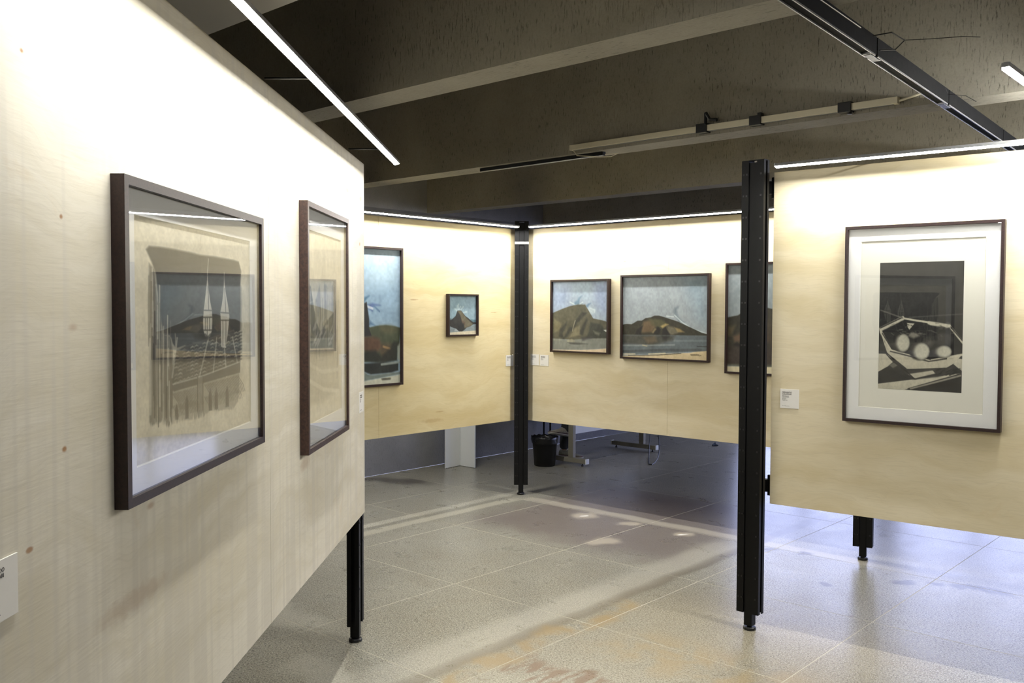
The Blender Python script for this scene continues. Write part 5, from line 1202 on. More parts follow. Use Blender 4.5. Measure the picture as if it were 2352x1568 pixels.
def art_mesh(name, key, s0, s1, z0, z1, y, parent):
    """sheet in the local plane of its panel; s grows to the viewer's right (local x = -s)"""
    img = paint(ART[key]); ny, nx = img.shape[:2]
    gx = -(s0+(s1-s0)*np.linspace(0, 1, nx)); gz = z1+(z0-z1)*np.linspace(0, 1, ny)
    co = np.zeros((ny, nx, 3), np.float32); co[..., 0] = gx[None]; co[..., 1] = y; co[..., 2] = gz[:, None]
    idx = np.arange(nx*ny).reshape(ny, nx); q = np.stack([idx[:-1, :-1], idx[1:, :-1], idx[1:, 1:], idx[:-1, 1:]], -1).reshape(-1, 4)
    nb = nx*ny                                                    # a thin back and rim so that the sheet has thickness
    me = bpy.data.meshes.new(name); me.vertices.add(nb+8)
    bx = np.array([[-s0, y, z1], [-s1, y, z1], [-s1, y, z0], [-s0, y, z0]], np.float32); bk = bx.copy(); bk[:, 1] -= .0015
    front = bx.copy(); front[:, 1] -= .0002
    me.vertices.foreach_set('co', np.concatenate([co.reshape(-1, 3), front, bk]).ravel())
    b = nb; ex = np.array([[b+4, b+5, b+6, b+7], [b, b+1, b+5, b+4], [b+1, b+2, b+6, b+5], [b+2, b+3, b+7, b+6], [b+3, b, b+4, b+7]])
    F = np.concatenate([q, ex]); me.loops.add(F.size); me.loops.foreach_set('vertex_index', F.ravel().astype(np.int32))
    me.polygons.add(len(F)); me.polygons.foreach_set('loop_start', np.arange(0, F.size, 4, dtype=np.int32))
    me.update(calc_edges=True)
    at = me.color_attributes.new('paint', 'FLOAT_COLOR', 'POINT'); cc = np.ones((nb+8, 4), np.float32); cc[:nb, :3] = img.reshape(-1, 3); cc[nb:, :3] = .6
    at.data.foreach_set('color', cc.ravel()); me.materials.append(M['picture']); me.validate()
    o = bpy.data.objects.new(name, me); COL.objects.link(o); o.parent = parent; return o

# ------------------------------------------------------------------ display panels (local x to the viewer's left, y towards the viewer)
class Panel:
    def __init__(s, O, right):                                     # O: left/origin point, right: direction along the face to the viewer's right
        r = Vector((right[0], right[1], 0)).normalized(); s.O = Vector((O[0], O[1], 0)); s.r = r; s.n = Vector((r.y, -r.x, 0)); s.rz = math.atan2(-r.y, -r.x)
    def at(s, sx, y=0, z=0): return s.O+s.r*sx+s.n*y+Vector((0, 0, z))
PL = Panel((-.739, 1.96), (.0266, 1.0)); PR = Panel((1.256, 4.395), (.788, -.616))
PFR = Panel((.122, 7.65), (.746, -.667)); PFL = Panel((.047, 7.66), (.672, .741))
Z0, Z1, TK = .62, 2.22, .018
def panel(P, cuts, mat, label, group=None):
    t = thing('display_panel', label, 'display panel', P.at((cuts[0]+cuts[-1])/2, 0, Z0), P.rz, group); c = (cuts[0]+cuts[-1])/2
    for a, b in zip(cuts, cuts[1:]):
        MB().box(-(b-c)+.0008, -(a-c)-.0008, -TK, 0, 0, Z1-Z0).build('plywood_sheet', mat, t)
    return t
panel(PL, [-2.46, -.863, .737, 2.226], 'ply_pale', 'large pale plywood display panel filling the left side, with the city drawing')
panel(PFL, [-2.75, -1.50, 0], 'ply_warm', 'yellowish plywood display panel on the far left of the corner post, with the small seascape')
panel(PFR, [0, 1.384, 2.75], 'ply_mid', 'plywood display panel right of the far corner post, with three seascapes')
panel(PR, [0, 1.6, 2.75], 'ply_mid', 'plywood display panel at the right edge, with the fruit bowl print')

def led(P, s0, s1, arms, label, z=2.222, d=.15):
    c = (s0+s1)/2; t = thing('led_bar', label, 'light', P.at(c, d, z), P.rz); h = (s1-s0)/2
    def sec(pts):                                                  # profile section turned 16 degrees away from the board
        c_, s_ = math.cos(math.radians(16)), math.sin(math.radians(16)); return [(y*c_+z_*s_*-1, z_*c_+y*s_) for y, z_ in pts]
    MB().prism(sec([(-.013, -.001), (-.011, -.001), (-.011, .003), (.011, .003), (.011, -.001), (.013, -.001), (.013, .013), (-.013, .013)]), -h, h, 'x').build('housing', 'grey_steel', t)
    MB().prism(sec([(-.0108, -.001), (.0108, -.001), (.0108, .0025), (-.0108, .0025)]), -h+.002, h-.002, 'x').build('diffuser', 'led', t)
    for x in (-h-.002, h): MB().prism(sec([(-.0135, -.0015), (.0135, -.0015), (.0135, .0135), (-.0135, .0135)]), x, x+.002, 'x').build('end_cap', 'white_board', t)
    for a in arms: MB().box(-(a-c)-.006, -(a-c)+.006, -d-.0085, .0, .0135, .0175).build('arm', 'black_steel', t)
    return t
led(PL, -.60, 2.24, (-.5, .737, 1.93), 'white LED bar along the top of the left panel, end at upper centre')
led(PFL, -2.70, -.142, (-2.2, -1.68, -1.17, -.72, -.3), 'white LED bar above the yellowish panel left of the corner post', d=.13)
led(PFR, .140, 2.72, (.4, 1.0, 1.6, 2.2), 'white LED bar above the three seascapes', d=.13)
led(PR, .066, 2.72, (.5, 1.3, 2.1), 'white LED bar above the fruit bowl print')

PFLb = Panel(PFL.at(0, -TK), -PFL.r); PFRb = Panel(PFR.at(0, -TK), -PFR.r)
led(PFLb, .25, 2.70, (.6, 1.3, 2.0), 'unseen LED bar added behind the yellowish panel to brighten the grey wall')  # made-up bar, hidden behind the panel, added to lift the grey wall

# ------------------------------------------------------------------ steel posts
def post(x, y, w, label, top=2.28, clamps=()):
    rz = math.atan2(w[1], w[0]); t = thing('steel_post', label, 'post', (x, y, 0), rz)
    MB().box(-.021, .021, -.021, .021, .022, top-.01, .002).build('inner_tube', 'black_steel', t)
    MB().lathe([(.012, .016), (.012, .03)], 12).lathe([(.028, 0), (.031, .003), (.031, .012), (.026, .016)], 20).build('levelling_foot', 'black_plastic', t)
    for s in (-1, 1):
        x0, x1 = sorted((s*.0215, s*.0575)); y0, y1 = -.0285, -.0255
        m = MB().box(x0, x1, y0, y1, .085, top).box(x0, x1, -y1, -y0, .085, top)                 # front and back flanges
        xo = sorted((s*.0545, s*.0575)); m.box(xo[0], xo[1], y1, -.008, .085, top).box(xo[0], xo[1], .008, -y1, .085, top)
        xi = sorted((s*.0215, s*.0245)); m.box(xi[0], xi[1], y1, -y1, .085, top)
        m.build('flange_channel', 'black_steel', t)
    b = MB(); z = .16
    while z < top-.06:
        for xx in (-.047, -.031, .042): b.box(xx-.004, xx+.004, -.0305, -.0286, z-.004, z+.004)
        z += .1025
    tag(b.build('bolts', 'black_plastic', t), kind='stuff')
    MB().box(-.0575, .0575, -.0255, .0255, top-.002, top+.002).build('top_cap', 'black_steel', t)
    for zc, hh, mt in clamps: MB().box(-.06, .06, -.0345, -.029, zc, zc+hh).build('clamp_bar', mt, t)
    return t
post(.078, 7.59, (1, .0), 'black steel post at the far corner where two plywood panels meet', 2.28, [(2.09, .022, 'grey_steel')])
post(1.168, 4.40, (.74, -.67), 'tall black steel post standing left of the fruit bowl panel', 2.275)
post(-.731, 4.224, (.0266, 1.), 'black steel post under the right end of the large left panel', 2.21)
post(2.20, 5.64, (.88, -.47), 'short visible black steel post foot beneath the fruit bowl panel', 2.26)
for z0 in (.655, 2.10):
    o = MB().box(-.005, .020, -.035, -.0185, 0, .10).box(.015, .035, -.03, .0, .02, .08).build('panel_bracket', 'black_steel'); o.location = PR.at(0, 0, z0); o.rotation_euler = (0, 0, PR.rz)
    tag(o, 'small black bracket joining post and fruit bowl panel, %s one' % ('lower' if z0 < 1 else 'upper'), 'bracket')

# ------------------------------------------------------------------ framed pictures
def frame_mesh(m, w, h, D, fw_):
    x0, x1 = -w/2, w/2
    for q in ([(x0, 0), (x1, 0), (x1-fw_, fw_), (x0+fw_, fw_)], [(x1, 0), (x1, h), (x1-fw_, h-fw_), (x1-fw_, fw_)],
              [(x1, h), (x0, h), (x0+fw_, h-fw_), (x1-fw_, h-fw_)], [(x0, h), (x0, 0), (x0+fw_, fw_), (x0+fw_, h-fw_)]):
        m.prism(q, .0005, D, 'y')
def framed(P, s0, s1, z0, z1, D, art, label, mat='frame_wood', fwid=.017, window=None, img=None, glazed=True, recess=.018, group=None, name='framed_painting', cat='painting'):
    c = (s0+s1)/2; w, h = s1-s0, z1-z0
    t = thing(name, label, cat, P.at(c, 0, z0), P.rz, group)
    m = MB(); frame_mesh(m, w, h, D, fwid); m.build('moulding', mat, t)
    iw = w/2-fwid; MB().box(-iw, iw, .001, .005, fwid, h-fwid).build('backing', 'paper', t)
    ya = D-recess
    if window:
        a0, a1, b0, b1 = window[0]-c, window[1]-c, window[2]-z0, window[3]-z0            # local s and z
        bm_ = MB(); e = fwid+.0005; L, R = -w/2+e, w/2-e
        bv = .0025; X = lambda s: -s
        outer = [(X(L), e), (X(R), e), (X(R), h-e), (X(L), h-e)]; inner = [(X(a0-bv), b0-bv), (X(a1+bv), b0-bv), (X(a1+bv), b1+bv), (X(a0-bv), b1+bv)]
        low = [(X(a0), b0), (X(a1), b0), (X(a1), b1), (X(a0), b1)]
        vo = [bm_.bm.verts.new((p[0], ya, p[1])) for p in outer]; vi = [bm_.bm.verts.new((p[0], ya, p[1])) for p in inner]
        for i in range(4): bm_.bm.faces.new((vo[i], vo[(i+1) % 4], vi[(i+1) % 4], vi[i]))
        mo = bm_.build('mat_board', 'mat_board', t)
        sd = mo.modifiers.new('thickness', 'SOLIDIFY'); sd.thickness = .0012; sd.offset = 0
        b2 = MB(); v1 = [b2.bm.verts.new((p[0], ya, p[1])) for p in inner]; v2 = [b2.bm.verts.new((p[0], ya-.0022, p[1])) for p in low]
        for i in range(4): b2.bm.faces.new((v1[i], v1[(i+1) % 4], v2[(i+1) % 4], v2[i]))
        b2.build('mat_bevel', 'bevel', t)
        if img:
            MB().box(-a1-.01, -a0+.01, ya-.005, ya-.0032, b0-.01, b1+.01).build('paper_sheet', 'paper', t)
            art_mesh('print', art, img[0]-c, img[1]-c, img[2]-z0, img[3]-z0, ya-.0028, t)
        else: art_mesh('drawing', art, a0-.004, a1+.004, b0-.004, b1+.004, ya-.0025, t)
    else: art_mesh('canvas', art, -w/2+fwid, w/2-fwid, fwid, h-fwid, ya, t)
    if glazed: MB().box(-iw, iw, D-.006, D-.004, fwid, h-fwid).build('glazing', 'glass', t)
    return t
framed(PL, -.264, .598, 1.187, 1.815, .027, 'city', 'glazed drawing of twin church spires, nearest frame on the left panel', fwid=.018, window=(-.193, .513, 1.257, 1.744), recess=.014, name='framed_drawing', cat='drawing')
framed(PL, 1.08, 1.742, 1.070, 1.923, .030, 'tower', 'tall glazed pale brown drawing near the far end of the left panel', mat='frame_wood_light', fwid=.018, window=(1.16, 1.665, 1.165, 1.830), recess=.016, name='framed_drawing', cat='drawing')
framed(PR, .353, 1.0, 1.056, 1.939, .035, 'bowl', 'dark fruit bowl print in a wide white mount and thin brown frame', fwid=.013, window=(.423, .928, 1.127, 1.868), img=(.504, .847, 1.212, 1.773), recess=.014, name='framed_print', cat='print')
framed(PFR, .288, .868, 1.206, 1.792, .042, 'headland', 'seascape with a steep green-brown headland under blue sky, left of three', fwid=.014, glazed=False)
framed(PFR, .977, 1.740, 1.180, 1.816, .035, 'hill', 'wide seascape with a low dark hill and pale beach, middle of three', fwid=.014, glazed=False)
framed(PFR, 1.868, 2.42, 1.111, 1.882, .035, 'cliff', 'tall brown cliff painting partly hidden behind the near black post', fwid=.014, glazed=False)
framed(PFL, -2.03, -1.293, .998, 1.997, .032, 'palm', 'tall painting with brown hill and blue palm, cut off by the left panel', fwid=.016, glazed=False)
framed(PFL, -.832, -.50, 1.341, 1.671, .032, 'islet', 'small square painting of a pointed rock islet on the yellowish panel', fwid=.013, glazed=False)

# ------------------------------------------------------------------ caption cards
def text_mesh(parent, lines, x, ztop, y, mat='ink'):
    """lines: (text, size, bold, gap above); x is the left edge seen by the viewer, in local x (which grows to the left)"""
    z = ztop; dg = bpy.context.evaluated_depsgraph_get()
    for txt, size, bold, gap in lines:
        z -= gap+size*.72
        cu = bpy.data.curves.new('lettering', 'FONT'); cu.body = txt; cu.size = size; cu.extrude = .00012
        if bold: cu.offset = size*.018
        ob = bpy.data.objects.new('lettering', cu); COL.objects.link(ob); bpy.context.view_layer.update()
        me = bpy.data.meshes.new_from_object(ob.evaluated_get(bpy.context.evaluated_depsgraph_get())); COL.objects.unlink(ob); bpy.data.objects.remove(ob)
        me.materials.clear(); me.materials.append(M[mat]); me.name = 'lettering'
        o = bpy.data.objects.new('lettering', me); COL.objects.link(o); o.parent = parent
        o.rotation_euler = (PI/2, 0, PI); o.location = (x, y, z)
def card(P, s0, z0, label, title, rows, w=.092, h=.092, group=None):
    c = s0+w/2; t = thing('caption_card', label, 'caption card', P.at(c, 0, z0), P.rz, group)
    MB().box(-w/2, w/2, .0005, .0035, 0, h, .0004).build('card', 'white_card', t)
    L = [('FERNANDO', .0088, True, 0), ('CALDERARI', .0088, True, .0022), (title, .0058, True, .0042)]+[(r, .0046, False, .0016) for r in rows]
    text_mesh(t, L, w/2-.010, h-.012, .0037)
    text_mesh(t, [('Acervo Museu de Arte', .0038, False, 0)], w/2-.010, .013, .0037)
card(PL, -.681, 1.103, 'white caption card at the lower left edge of the photo', 'Cidade, s.d.', ['Litografia', '50 x 70 cm'])
card(PL, 2.092, 1.094, 'white caption card at the far end of the left panel', 'Torre, s.d.', ['Litografia', '70 x 50 cm'])
card(PFL, -.147, 1.079, 'white caption card left of the far corner post', 'Ilha', ['Oleo sobre tela', '30 x 30 cm', 's.d.'])
card(PFR, .049, 1.086, 'white caption card just right of the far corner post, left of a pair', 'Mar', ['Oleo sobre tela', '55 x 55 cm', 's.d.'])
card(PFR, .151, 1.085, 'white caption card below left corner of the headland seascape, right of a pair', 'Marinha', ['Oleo sobre tela', '60 x 73 cm'])
card(PR, .047, 1.091, 'white caption card left of the fruit bowl print', 'Natureza, s.d.', ['Gravura em metal', 'agua-tinta', '56 x 34 cm', 'Tiragem unica'])

# ------------------------------------------------------------------ ceiling fittings
# long black lighting track hung under the beams
p0, p1 = Vector((.693, 2.442, 0)), Vector((2.537, 4.715, 0)); dr = (p1-p0).normalized(); rz = math.atan2(dr.y, dr.x)
st = p0-dr*2.2; LT = (p1-p0).length+2.2+1.2
tr = thing('lighting_track', 'long black lighting track running under the ceiling beams', 'lighting track', (st.x, st.y, 2.385), rz)
cuts = [0, 2.2+.72, 2.2+1.62, 2.2+2.65, LT]; nearside = -1
for a, b in zip(cuts, cuts[1:]):
    MB().box(a+.004, b-.004, -.040, 0, .004, .060).build('track_housing', 'matt_black', tr)
    for y in (-.0375, -.0065): MB().box(a+.012, b-.012, y-.0018, y+.0018, -.001, .004).build('track_rim', 'grey_steel', tr)
for a in cuts[1:-1]:
    MB().box(a-.045, a+.045, -.0335, -.0105, -.0035, .004, .001).build('connector', 'black_plastic', tr)
    for q in (-.05, .05): MB().box(a+q-.003, a+q+.003, -.036, -.008, -.0025, .004).build('connector_clip', 'grey_steel', tr)
MB().tube([(.6, -.045, .05), (2.2, -.042, .046), (2.75, -.0425, .05)], .0018, 6).build('cream_wire', 'cream_plastic', tr)
for s in (2.0, 2.9, 3.3, 4.25):
    MB().box(s-.012, s+.012, -.030, -.010, .060, .0655).build('hanger', 'black_steel', tr)
wpts = [(2.86, -.045, .05), (2.9, -.09, .062), (2.97, -.11, .05), (2.99, -.075, .03), (2.93, -.045, .02)]
MB().tube(wpts, .0022, 6).tube([(2.97, -.11, .05), (3.0, -.18, .048), (3.06, -.26, .055), (3.12, -.30, .06)], .0012, 5).build('loose_wire', 'black_plastic', tr)
MB().tube([(3.75, -.045, .05), (3.76, -.05, .03), (3.74, -.12, .01), (3.73, -.16, -.02)], .0012, 5).build('loose_wire', 'black_plastic', tr)

# cream conduit track on the near side of the second beam, with three black adapters
ct = thing('wall_track', 'cream track on the side of the second beam with black adapters', 'lighting track', ab(1.45, 4.135, 2.466), ROOM)
Lc = 1.83
MB().box(-.036, -.002, 0, Lc, 0, .030, .002).build('track_body', 'cream_plastic', ct)
MB().box(-.028, -.012, .02, Lc-.02, -.0015, .0).build('track_slot', 'grey_steel', ct)
for a, hgt in ((.97, .058), (.674, .016), (.233, .012)):
    m = MB().box(-.045, .0, a-.03, a+.03, -.008, .038, .002)
    if hgt > .03: m.box(-.052, -.036, a-.030, a-.022, .03, .03+hgt).tube([(-.044, a-.026, .03+hgt), (-.044, a-.05, .052), (-.044, a-.09, .045)], .009, 8)
    elif hgt > .014: m.box(-.04, -.01, a-.03, a-.012, .036, .05)
    else: m.tube([(-.03, a-.02, -.018), (-.03, a-.02, -.005)], .011, 10)
    m.build('track_adapter', 'black_plastic', ct)
bt = thing('surface_track', 'short black track under the second beam, left of the cream track', 'lighting track', ab(3.10, 4.185, 2.437), ROOM)
MB().box(-.016, .016, 0, .96, -.008, .013, .001).build('track_body', 'black_steel', bt)
for y in (-.004, .96): MB().box(-.013, .013, y, y+.004, -.006, .011).build('end_cap', 'black_plastic', bt)
o = MB().tube([ab(3.26, 4.11, 2.466), ab(3.24, 4.12, 2.435), ab(3.10, 4.14, 2.415), ab(3.03, 4.16, 2.412), ab(3.0, 4.18, 2.428), ab(3.09, 4.185, 2.434)], .0025, 6).build('looped_wire', 'cream_plastic'); tag(o, 'thin cream wire looping from the cream track to the short black track', 'wire')
o = MB().tube([ab(1.448, 4.115, 2.478), ab(1.42, 4.112, 2.482), ab(1.38, 4.114, 2.49), ab(1.34, 4.117, 2.50)], .005, 6).build('feed_wire', 'cream_plastic'); tag(o, 'cream feed wire at the right end of the cream track', 'wire')
# hanging LED bar of another group of panels
hb = thing('hanging_led_bar', 'bright LED bar hung from wires at the upper right edge', 'light', ab(.85, 3.40, 2.38), ROOM)
MB().box(0, 2.4, -.012, .012, .002, .018).build('housing', 'grey_steel', hb); MB().box(.003, 2.397, -.0115, .0115, -.006, .002).build('diffuser', 'led', hb)
for x in (.42, 1.9): MB().tube([(x, 0, .018), (x, 0, CEIL-2.38)], .001, 5).build('hanging_wire', 'grey_steel', hb)

# ------------------------------------------------------------------ behind the panels
lb = thing('folded_board', 'white board folded in an L, standing against the grey wall', 'board', (-.51, 8.955, 0), 0)
def slab2(p, q, th, z0, z1):
    p, q = Vector(p), Vector(q); d = (q-p).normalized(); n = Vector((-d.y, d.x))*th
    return [(p.x, p.y), (q.x, q.y), (q.x+n.x, q.y+n.y), (p.x+n.x, p.y+n.y)]
MB().prism(slab2((-.13, -.165), (0, 0), .012, 0, 0), .004, 2.0, 'z').build('leaf', 'white_board', lb)
MB().prism(slab2((0.002, -.001), (.15, -.135), .012, 0, 0), .004, 2.0, 'z').build('leaf', 'white_board', lb)
for p in ((-.126, -.153), (.146, -.118)): MB().lathe([(.005, 0), (.005, .006)], 8, (p[0], p[1], 0)).build('glide', 'black_plastic', lb)

bn = thing('waste_bin', 'black round waste bin lined with a bin bag beside the desk leg', 'bin', (.33, 9.0, 0))
MB().lathe([(.098, 0), (.104, .004), (.126, .268), (.132, .270), (.134, .283), (.128, .286), (.123, .27), (.100, .012), (.0, .012)], 28).build('bin_body', 'black_plastic', bn, True)
m = MB(); prof = [(.1275, .225), (.1345, .262), (.137, .288), (.130, .293), (.122, .27), (.10, .16), (.05, .10), (.0, .09)]
rings = []
for r, z in prof:
    rings.append([m.bm.verts.new((r*(1+.02*math.sin(7*i+z*40))*math.cos(2*PI*i/28), r*(1+.02*math.sin(5*i+1+z*60))*math.sin(2*PI*i/28), z+.006*math.sin(3*i+r*50))) for i in range(28)])
for A, B in zip(rings, rings[1:]):
    for i in range(28): m.bm.faces.new((A[i], A[(i+1) % 28], B[(i+1) % 28], B[i]))
m.build('bin_bag', plain('black_bag', (20, 20, 21), .25), bn, True)

# desk on two T-shaped legs
dk = thing('desk', 'grey desk on two T-shaped metal legs behind the seascape panel', 'desk', ab(5.44, 7.0, 0), ROOM)   # local x = D2, y = D1
def tleg(x):
    lg = MB().box(x-.025, x+.025, .0, .58, .028, .075, .006).box(x-.022, x+.022, .155, .215, .075, .70, .004).box(x-.02, x+.02, .04, .54, .69, .715).build('t_leg', 'desk_metal', dk)
    for y in (-.012, .58): MB().box(x-.026, x+.026, y, y+.013, .026, .077, .004).build('end_cap', 'white_board', lg)
    for y in (.05, .53): MB().lathe([(.012, 0), (.014, .006), (.008, .012), (.006, .03)], 10, (x, y, 0)).build('levelling_foot', 'black_plastic', lg)
tleg(.10); tleg(1.34)
MB().box(0, 1.45, -.02, .62, .716, .741, .003).build('desktop', 'desk_top', dk)
MB().box(.13, 1.31, .20, .216, .30, .69).build('modesty_panel', 'white_board', dk)
o = MB().tube([(1.52, 9.80, .70), (1.50, 9.78, .35), (1.475, 9.70, .12), (1.44, 9.50, .006), (1.40, 9.25, .005), (1.375, 9.06, .005), (1.40, 9.03, .006), (1.44, 9.12, .006), (1.52, 9.40, .012), (1.57, 9.62, .06), (1.585, 9.75, .16), (1.565, 9.80, .30), (1.56, 9.82, .70)], .0048, 6).build('power_cable', 'cable'); tag(o, 'dark power cable drooping in a loop from the desk to the floor', 'cable')
o = MB().tube([(2.28, 10.28, .012), (2.31, 10.30, .014), (2.35, 10.29, .010)], [.010, .016, .006], 8).tube([(2.30, 10.30, .022), (2.32, 10.31, .035)], .008, 6).build('crumpled_scrap', 'shirt'); tag(o, 'small dark scrap lying on the bluish floor under the seascape panel', 'litter')

# chair
ch = thing('office_chair', 'black four-legged chair behind the desk, only thin legs showing', 'chair', (.38, 9.85, 0), ROOM)     # faces -D1 (local -y)
for (x, y) in ((-.19, -.21), (.19, -.21), (-.19, .20), (.19, .20)): MB().tube([(x, y, 0), (x*.96, y*.96, .44)], .010, 10).build('leg', 'black_steel', ch)
MB().box(-.21, .21, -.22, .20, .44, .475, .012).build('seat', 'black_plastic', ch)
MB().box(-.20, .20, .185, .21, .60, .86, .008).build('backrest', 'black_plastic', ch)
MB().tube([(-.17, .19, .45), (-.17, .19, .62)], .009, 8).tube([(.17, .19, .45), (.17, .19, .62)], .009, 8).build('back_frame', 'black_steel', ch)

# seated person: facing -D1
pr = thing('person', 'seated person in dark trousers and pale sneakers, legs crossed, behind the desk', 'person', (.42, 9.76, 0))
def skin(name, mat, nodes, edges, parent, sub=2, root=0):
    me = bpy.data.meshes.new(name); me.from_pydata([n[:3] for n in nodes], edges, []); o = bpy.data.objects.new(name, me); COL.objects.link(o); o.parent = parent
    sk = o.modifiers.new('skin', 'SKIN'); sv = me.skin_vertices
    if not sv: me.attributes; 
    layer = me.skin_vertices[0].data if me.skin_vertices else None
    if layer is None:
        bpy.context.view_layer.objects.active = o; bpy.ops.mesh.customdata_skin_add(); layer = me.skin_vertices[0].data
    for i, n in enumerate(nodes): layer[i].radius = (n[3], n[4] if len(n) > 4 else n[3]); layer[i].use_root = (i == root)
    ss = o.modifiers.new('smooth', 'SUBSURF'); ss.levels = ss.render_levels = sub; sk.use_smooth_shade = True
    me.materials.append(M[mat]); return o
F_, R_ = -D1, Vector((-D2.x, -D2.y, 0))                       # forward, and the sitter's right
def pp(f, r, z, *rad): v = F_*f+R_*r; return (v.x, v.y, z, *rad)
def wp(x, y, z, *rad): return (x-.42, y-9.76, z, *rad)
hip = pp(-.02, 0, .56, .13, .10)
KR, AR = wp(.60, 9.45, .50), wp(.545, 9.49, .10)
KL, AL = wp(.66, 9.52, .62), wp(.575, 9.36, .33)
body = [hip, pp(-.04, 0, .72, .12, .09), pp(-.05, 0, .90, .14, .10), pp(-.03, 0, 1.03, .10, .07), pp(-.01, 0, 1.11, .052), pp(.01, 0, 1.20, .075, .08), pp(.015, 0, 1.28, .078, .09), pp(.01, 0, 1.34, .05),
        pp(-.03, .17, 1.01, .055), pp(-.02, .21, .78, .042), pp(.20, .13, .72, .028), pp(.26, .10, .715, .030, .018),
        pp(-.03, -.17, 1.01, .055), pp(-.02, -.21, .78, .042), pp(.20, -.13, .74, .028), pp(.26, -.10, .735, .030, .018),
        pp(.0, .09, .54, .085), (*KR, .062), (*AR, .032), (AR[0]+.03, AR[1]-.02, .045, .020), (AR[0]+.12, AR[1]-.08, .030, .014),
        pp(.0, -.09, .56, .085), (*KL, .060), (*AL, .034), (AL[0]-.04, AL[1]-.03, AL[2]-.04, .020), (AL[0]-.10, AL[1]-.08, AL[2]-.04, .012)]
be = [(0,1),(1,2),(2,3),(3,4),(4,5),(5,6),(6,7),(3,8),(8,9),(9,10),(10,11),(3,12),(12,13),(13,14),(14,15),(0,16),(16,17),(17,18),(18,19),(19,20),(0,21),(21,22),(22,23),(23,24),(24,25)]
for side, base in ((1, 11), (-1, 15)):
    b0 = body[base]
    for k, (df, dr_, ln) in enumerate(((.03, .026, .8), (.036, .009, 1.), (.035, -.009, .95), (.03, -.026, .75))):
        i = len(body); q = F_*df+R_*(dr_)
        body += [(b0[0]+q.x, b0[1]+q.y, b0[2]+.004, .009), (b0[0]+q.x+F_.x*.032*ln, b0[1]+q.y+F_.y*.032*ln, b0[2]-.002, .0085), (b0[0]+q.x+F_.x*.055*ln, b0[1]+q.y+F_.y*.055*ln, b0[2]-.022, .007)]
        be += [(base, i), (i, i+1), (i+1, i+2)]
    i = len(body); q = R_*(-side*.034); body += [(b0[0]+q.x, b0[1]+q.y, b0[2]-.004, .010), (b0[0]+q.x*1.3+F_.x*.03, b0[1]+q.y*1.3+F_.y*.03, b0[2]-.012, .008)]; be += [(base, i), (i, i+1)]
skin('body', 'skin', body, be, pr, 2)
skin('trousers', 'denim', [(*hip[:3], .15, .125), (*body[16][:3], .10), (*KR, .075), ((KR[0]+AR[0])/2, (KR[1]+AR[1])/2, .30, .062), (AR[0], AR[1], .070, .056), (*body[21][:3], .10), (*KL, .075), ((KL[0]+AL[0])/2, (KL[1]+AL[1])/2, (KL[2]+AL[2])/2, .062), (AL[0]-.004, AL[1]-.002, AL[2]-.0, .052), (AL[0]-.02, AL[1]-.01, AL[2]-.055, .046)], [(0,1),(1,2),(2,3),(3,4),(0,5),(5,6),(6,7),(7,8),(8,9)], pr)
skin('jacket', 'shirt', [(*body[0][:2], .60, .145, .12), (*body[1][:3], .14, .11), (*body[2][:3], .16, .12), (*body[3][:3], .12, .085), (*body[8][:3], .07), (*body[9][:3], .055), (body[10][0]*.8+body[9][0]*.2, body[10][1]*.8+body[9][1]*.2, .73, .040), (*body[12][:3], .07), (*body[13][:3], .055), (body[14][0]*.8+body[13][0]*.2, body[14][1]*.8+body[13][1]*.2, .75, .040)], [(0,1),(1,2),(2,3),(3,4),(4,5),(5,6),(3,7),(7,8),(8,9)], pr)
hd = Vector(body[6][:3])
m = MB(); bmesh.ops.create_uvsphere(m.bm, u_segments=20, v_segments=12, radius=.098)
for v in m.bm.verts: v.co = Vector((v.co.x*.95, v.co.y*1.05, v.co.z))+Vector((hd.x, hd.y, hd.z+.03))-F_*.018
m.build('hair', 'hair', pr, True)
nose = hd+F_*.085+Vector((0, 0, -.03)); m = MB(); m.tube([hd+F_*.07+Vector((0, 0, .0)), nose, nose+Vector((0, 0, -.012))-F_*.01], [.006, .013, .008], 8); m.build('nose', 'skin', pr, True)
for s in (-1, 1):
    e = hd+F_*.078+R_*(s*.031)+Vector((0, 0, -.012)); m = MB(); bmesh.ops.create_uvsphere(m.bm, u_segments=10, v_segments=8, radius=.010)
    for v in m.bm.verts: v.co += e
    m.build('eye', 'eye', pr, True)
    e = hd+R_*(s*.084)+Vector((0, 0, -.025)); m = MB(); m.tube([e+Vector((0, 0, .026)), e+R_*(s*.01), e-Vector((0, 0, .026))], [.008, .012, .007], 8); m.build('ear', 'skin', pr, True)
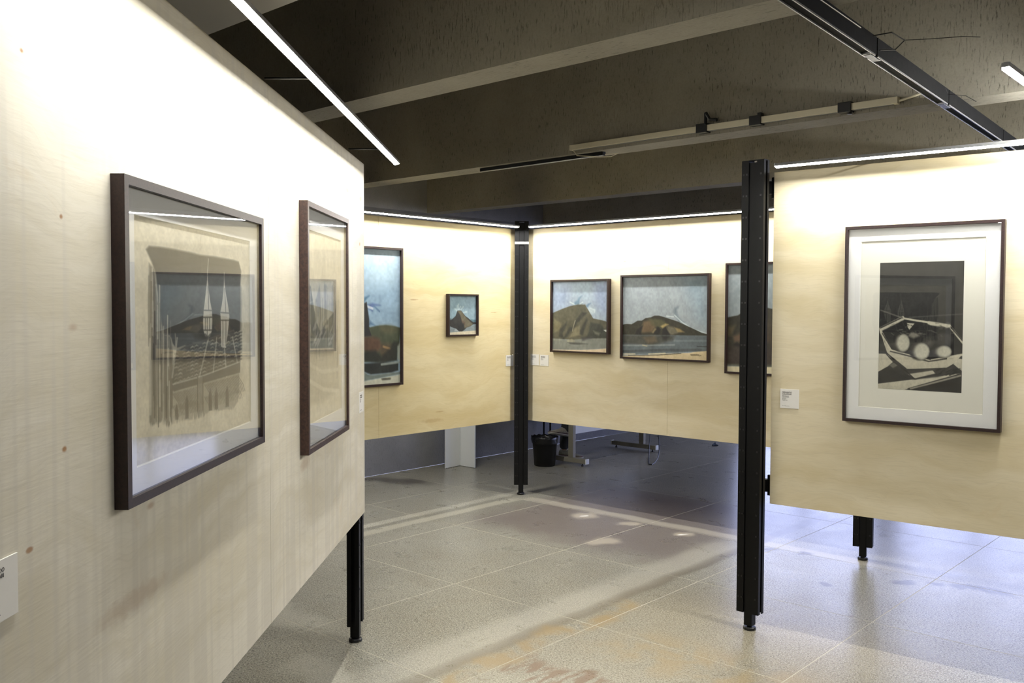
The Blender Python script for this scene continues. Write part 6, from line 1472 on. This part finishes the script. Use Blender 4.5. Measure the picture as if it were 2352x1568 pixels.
m = MB(); mo = hd+F_*.082+Vector((0, 0, -.058)); m.tube([mo-R_*.022, mo+F_*.003, mo+R_*.022], [.003, .006, .003], 6); m.build('mouth', 'stripe', pr, True)
def shoe(heel, toe, upv, mat, label):
    heel, toe = Vector(heel), Vector(toe); X = (toe-heel); L = X.length; X.normalize(); Zv = Vector(upv); Zv = (Zv-X*Zv.dot(X)).normalized(); Y = Zv.cross(X)
    secs = [(0, .020, .062), (.04, .032, .078), (.20, .034, .086), (.38, .035, .082), (.55, .040, .064), (.75, .044, .048), (.90, .038, .038), (1.0, .018, .022)]
    def ring(mm, f, hw, z0, z1, n=14):
        out = []
        for i in range(n):
            a = 2*PI*i/n; yy = math.cos(a)*hw; zz = (z0+z1)/2+math.sin(a)*(z1-z0)/2
            out.append(mm.bm.verts.new(heel+X*(f*L)+Y*yy+Zv*zz))
        return out
    def loft(name, mat_, zf, grow, parent):
        mm = MB(); rs = [ring(mm, f, hw+grow, *zf(f, h)) for f, hw, h in secs]
        for A, B in zip(rs, rs[1:]):
            for i in range(14): mm.bm.faces.new((A[i], A[(i+1) % 14], B[(i+1) % 14], B[i]))
        mm.bm.faces.new(rs[0]); mm.bm.faces.new(rs[-1][::-1]); return mm.build(name, mat_, parent, True)
    up = loft('shoe', mat, lambda f, h: (.012, h), 0., pr); up['label'] = label
    loft('sole', 'sole', lambda f, h: (0., .024), .005, up); loft('side_stripe', 'stripe', lambda f, h: (.022, .028), .0045, up)
    for k in range(4):
        f = .36+k*.085; c = heel+X*(f*L)+Zv*(.085-.014*k)
        mm = MB(); mm.tube([c-Y*.022-Zv*.008, c+Zv*.002, c+Y*.022-Zv*.008], .0032, 6); mm.build('lace', 'lace', up)
O = Vector((.42, 9.76, 0))
shoe(Vector((.502, 9.51, .003))-O, Vector((.735, 9.37, .003))-O, (0, 0, 1), 'shoe_dark', 'dark sneaker with pale sole flat on the floor')
shoe(Vector((.580, 9.36, .235))-O, Vector((.380, 9.20, .285))-O, (-.1, .1, 1), 'shoe', 'pale sneaker on the raised foot')
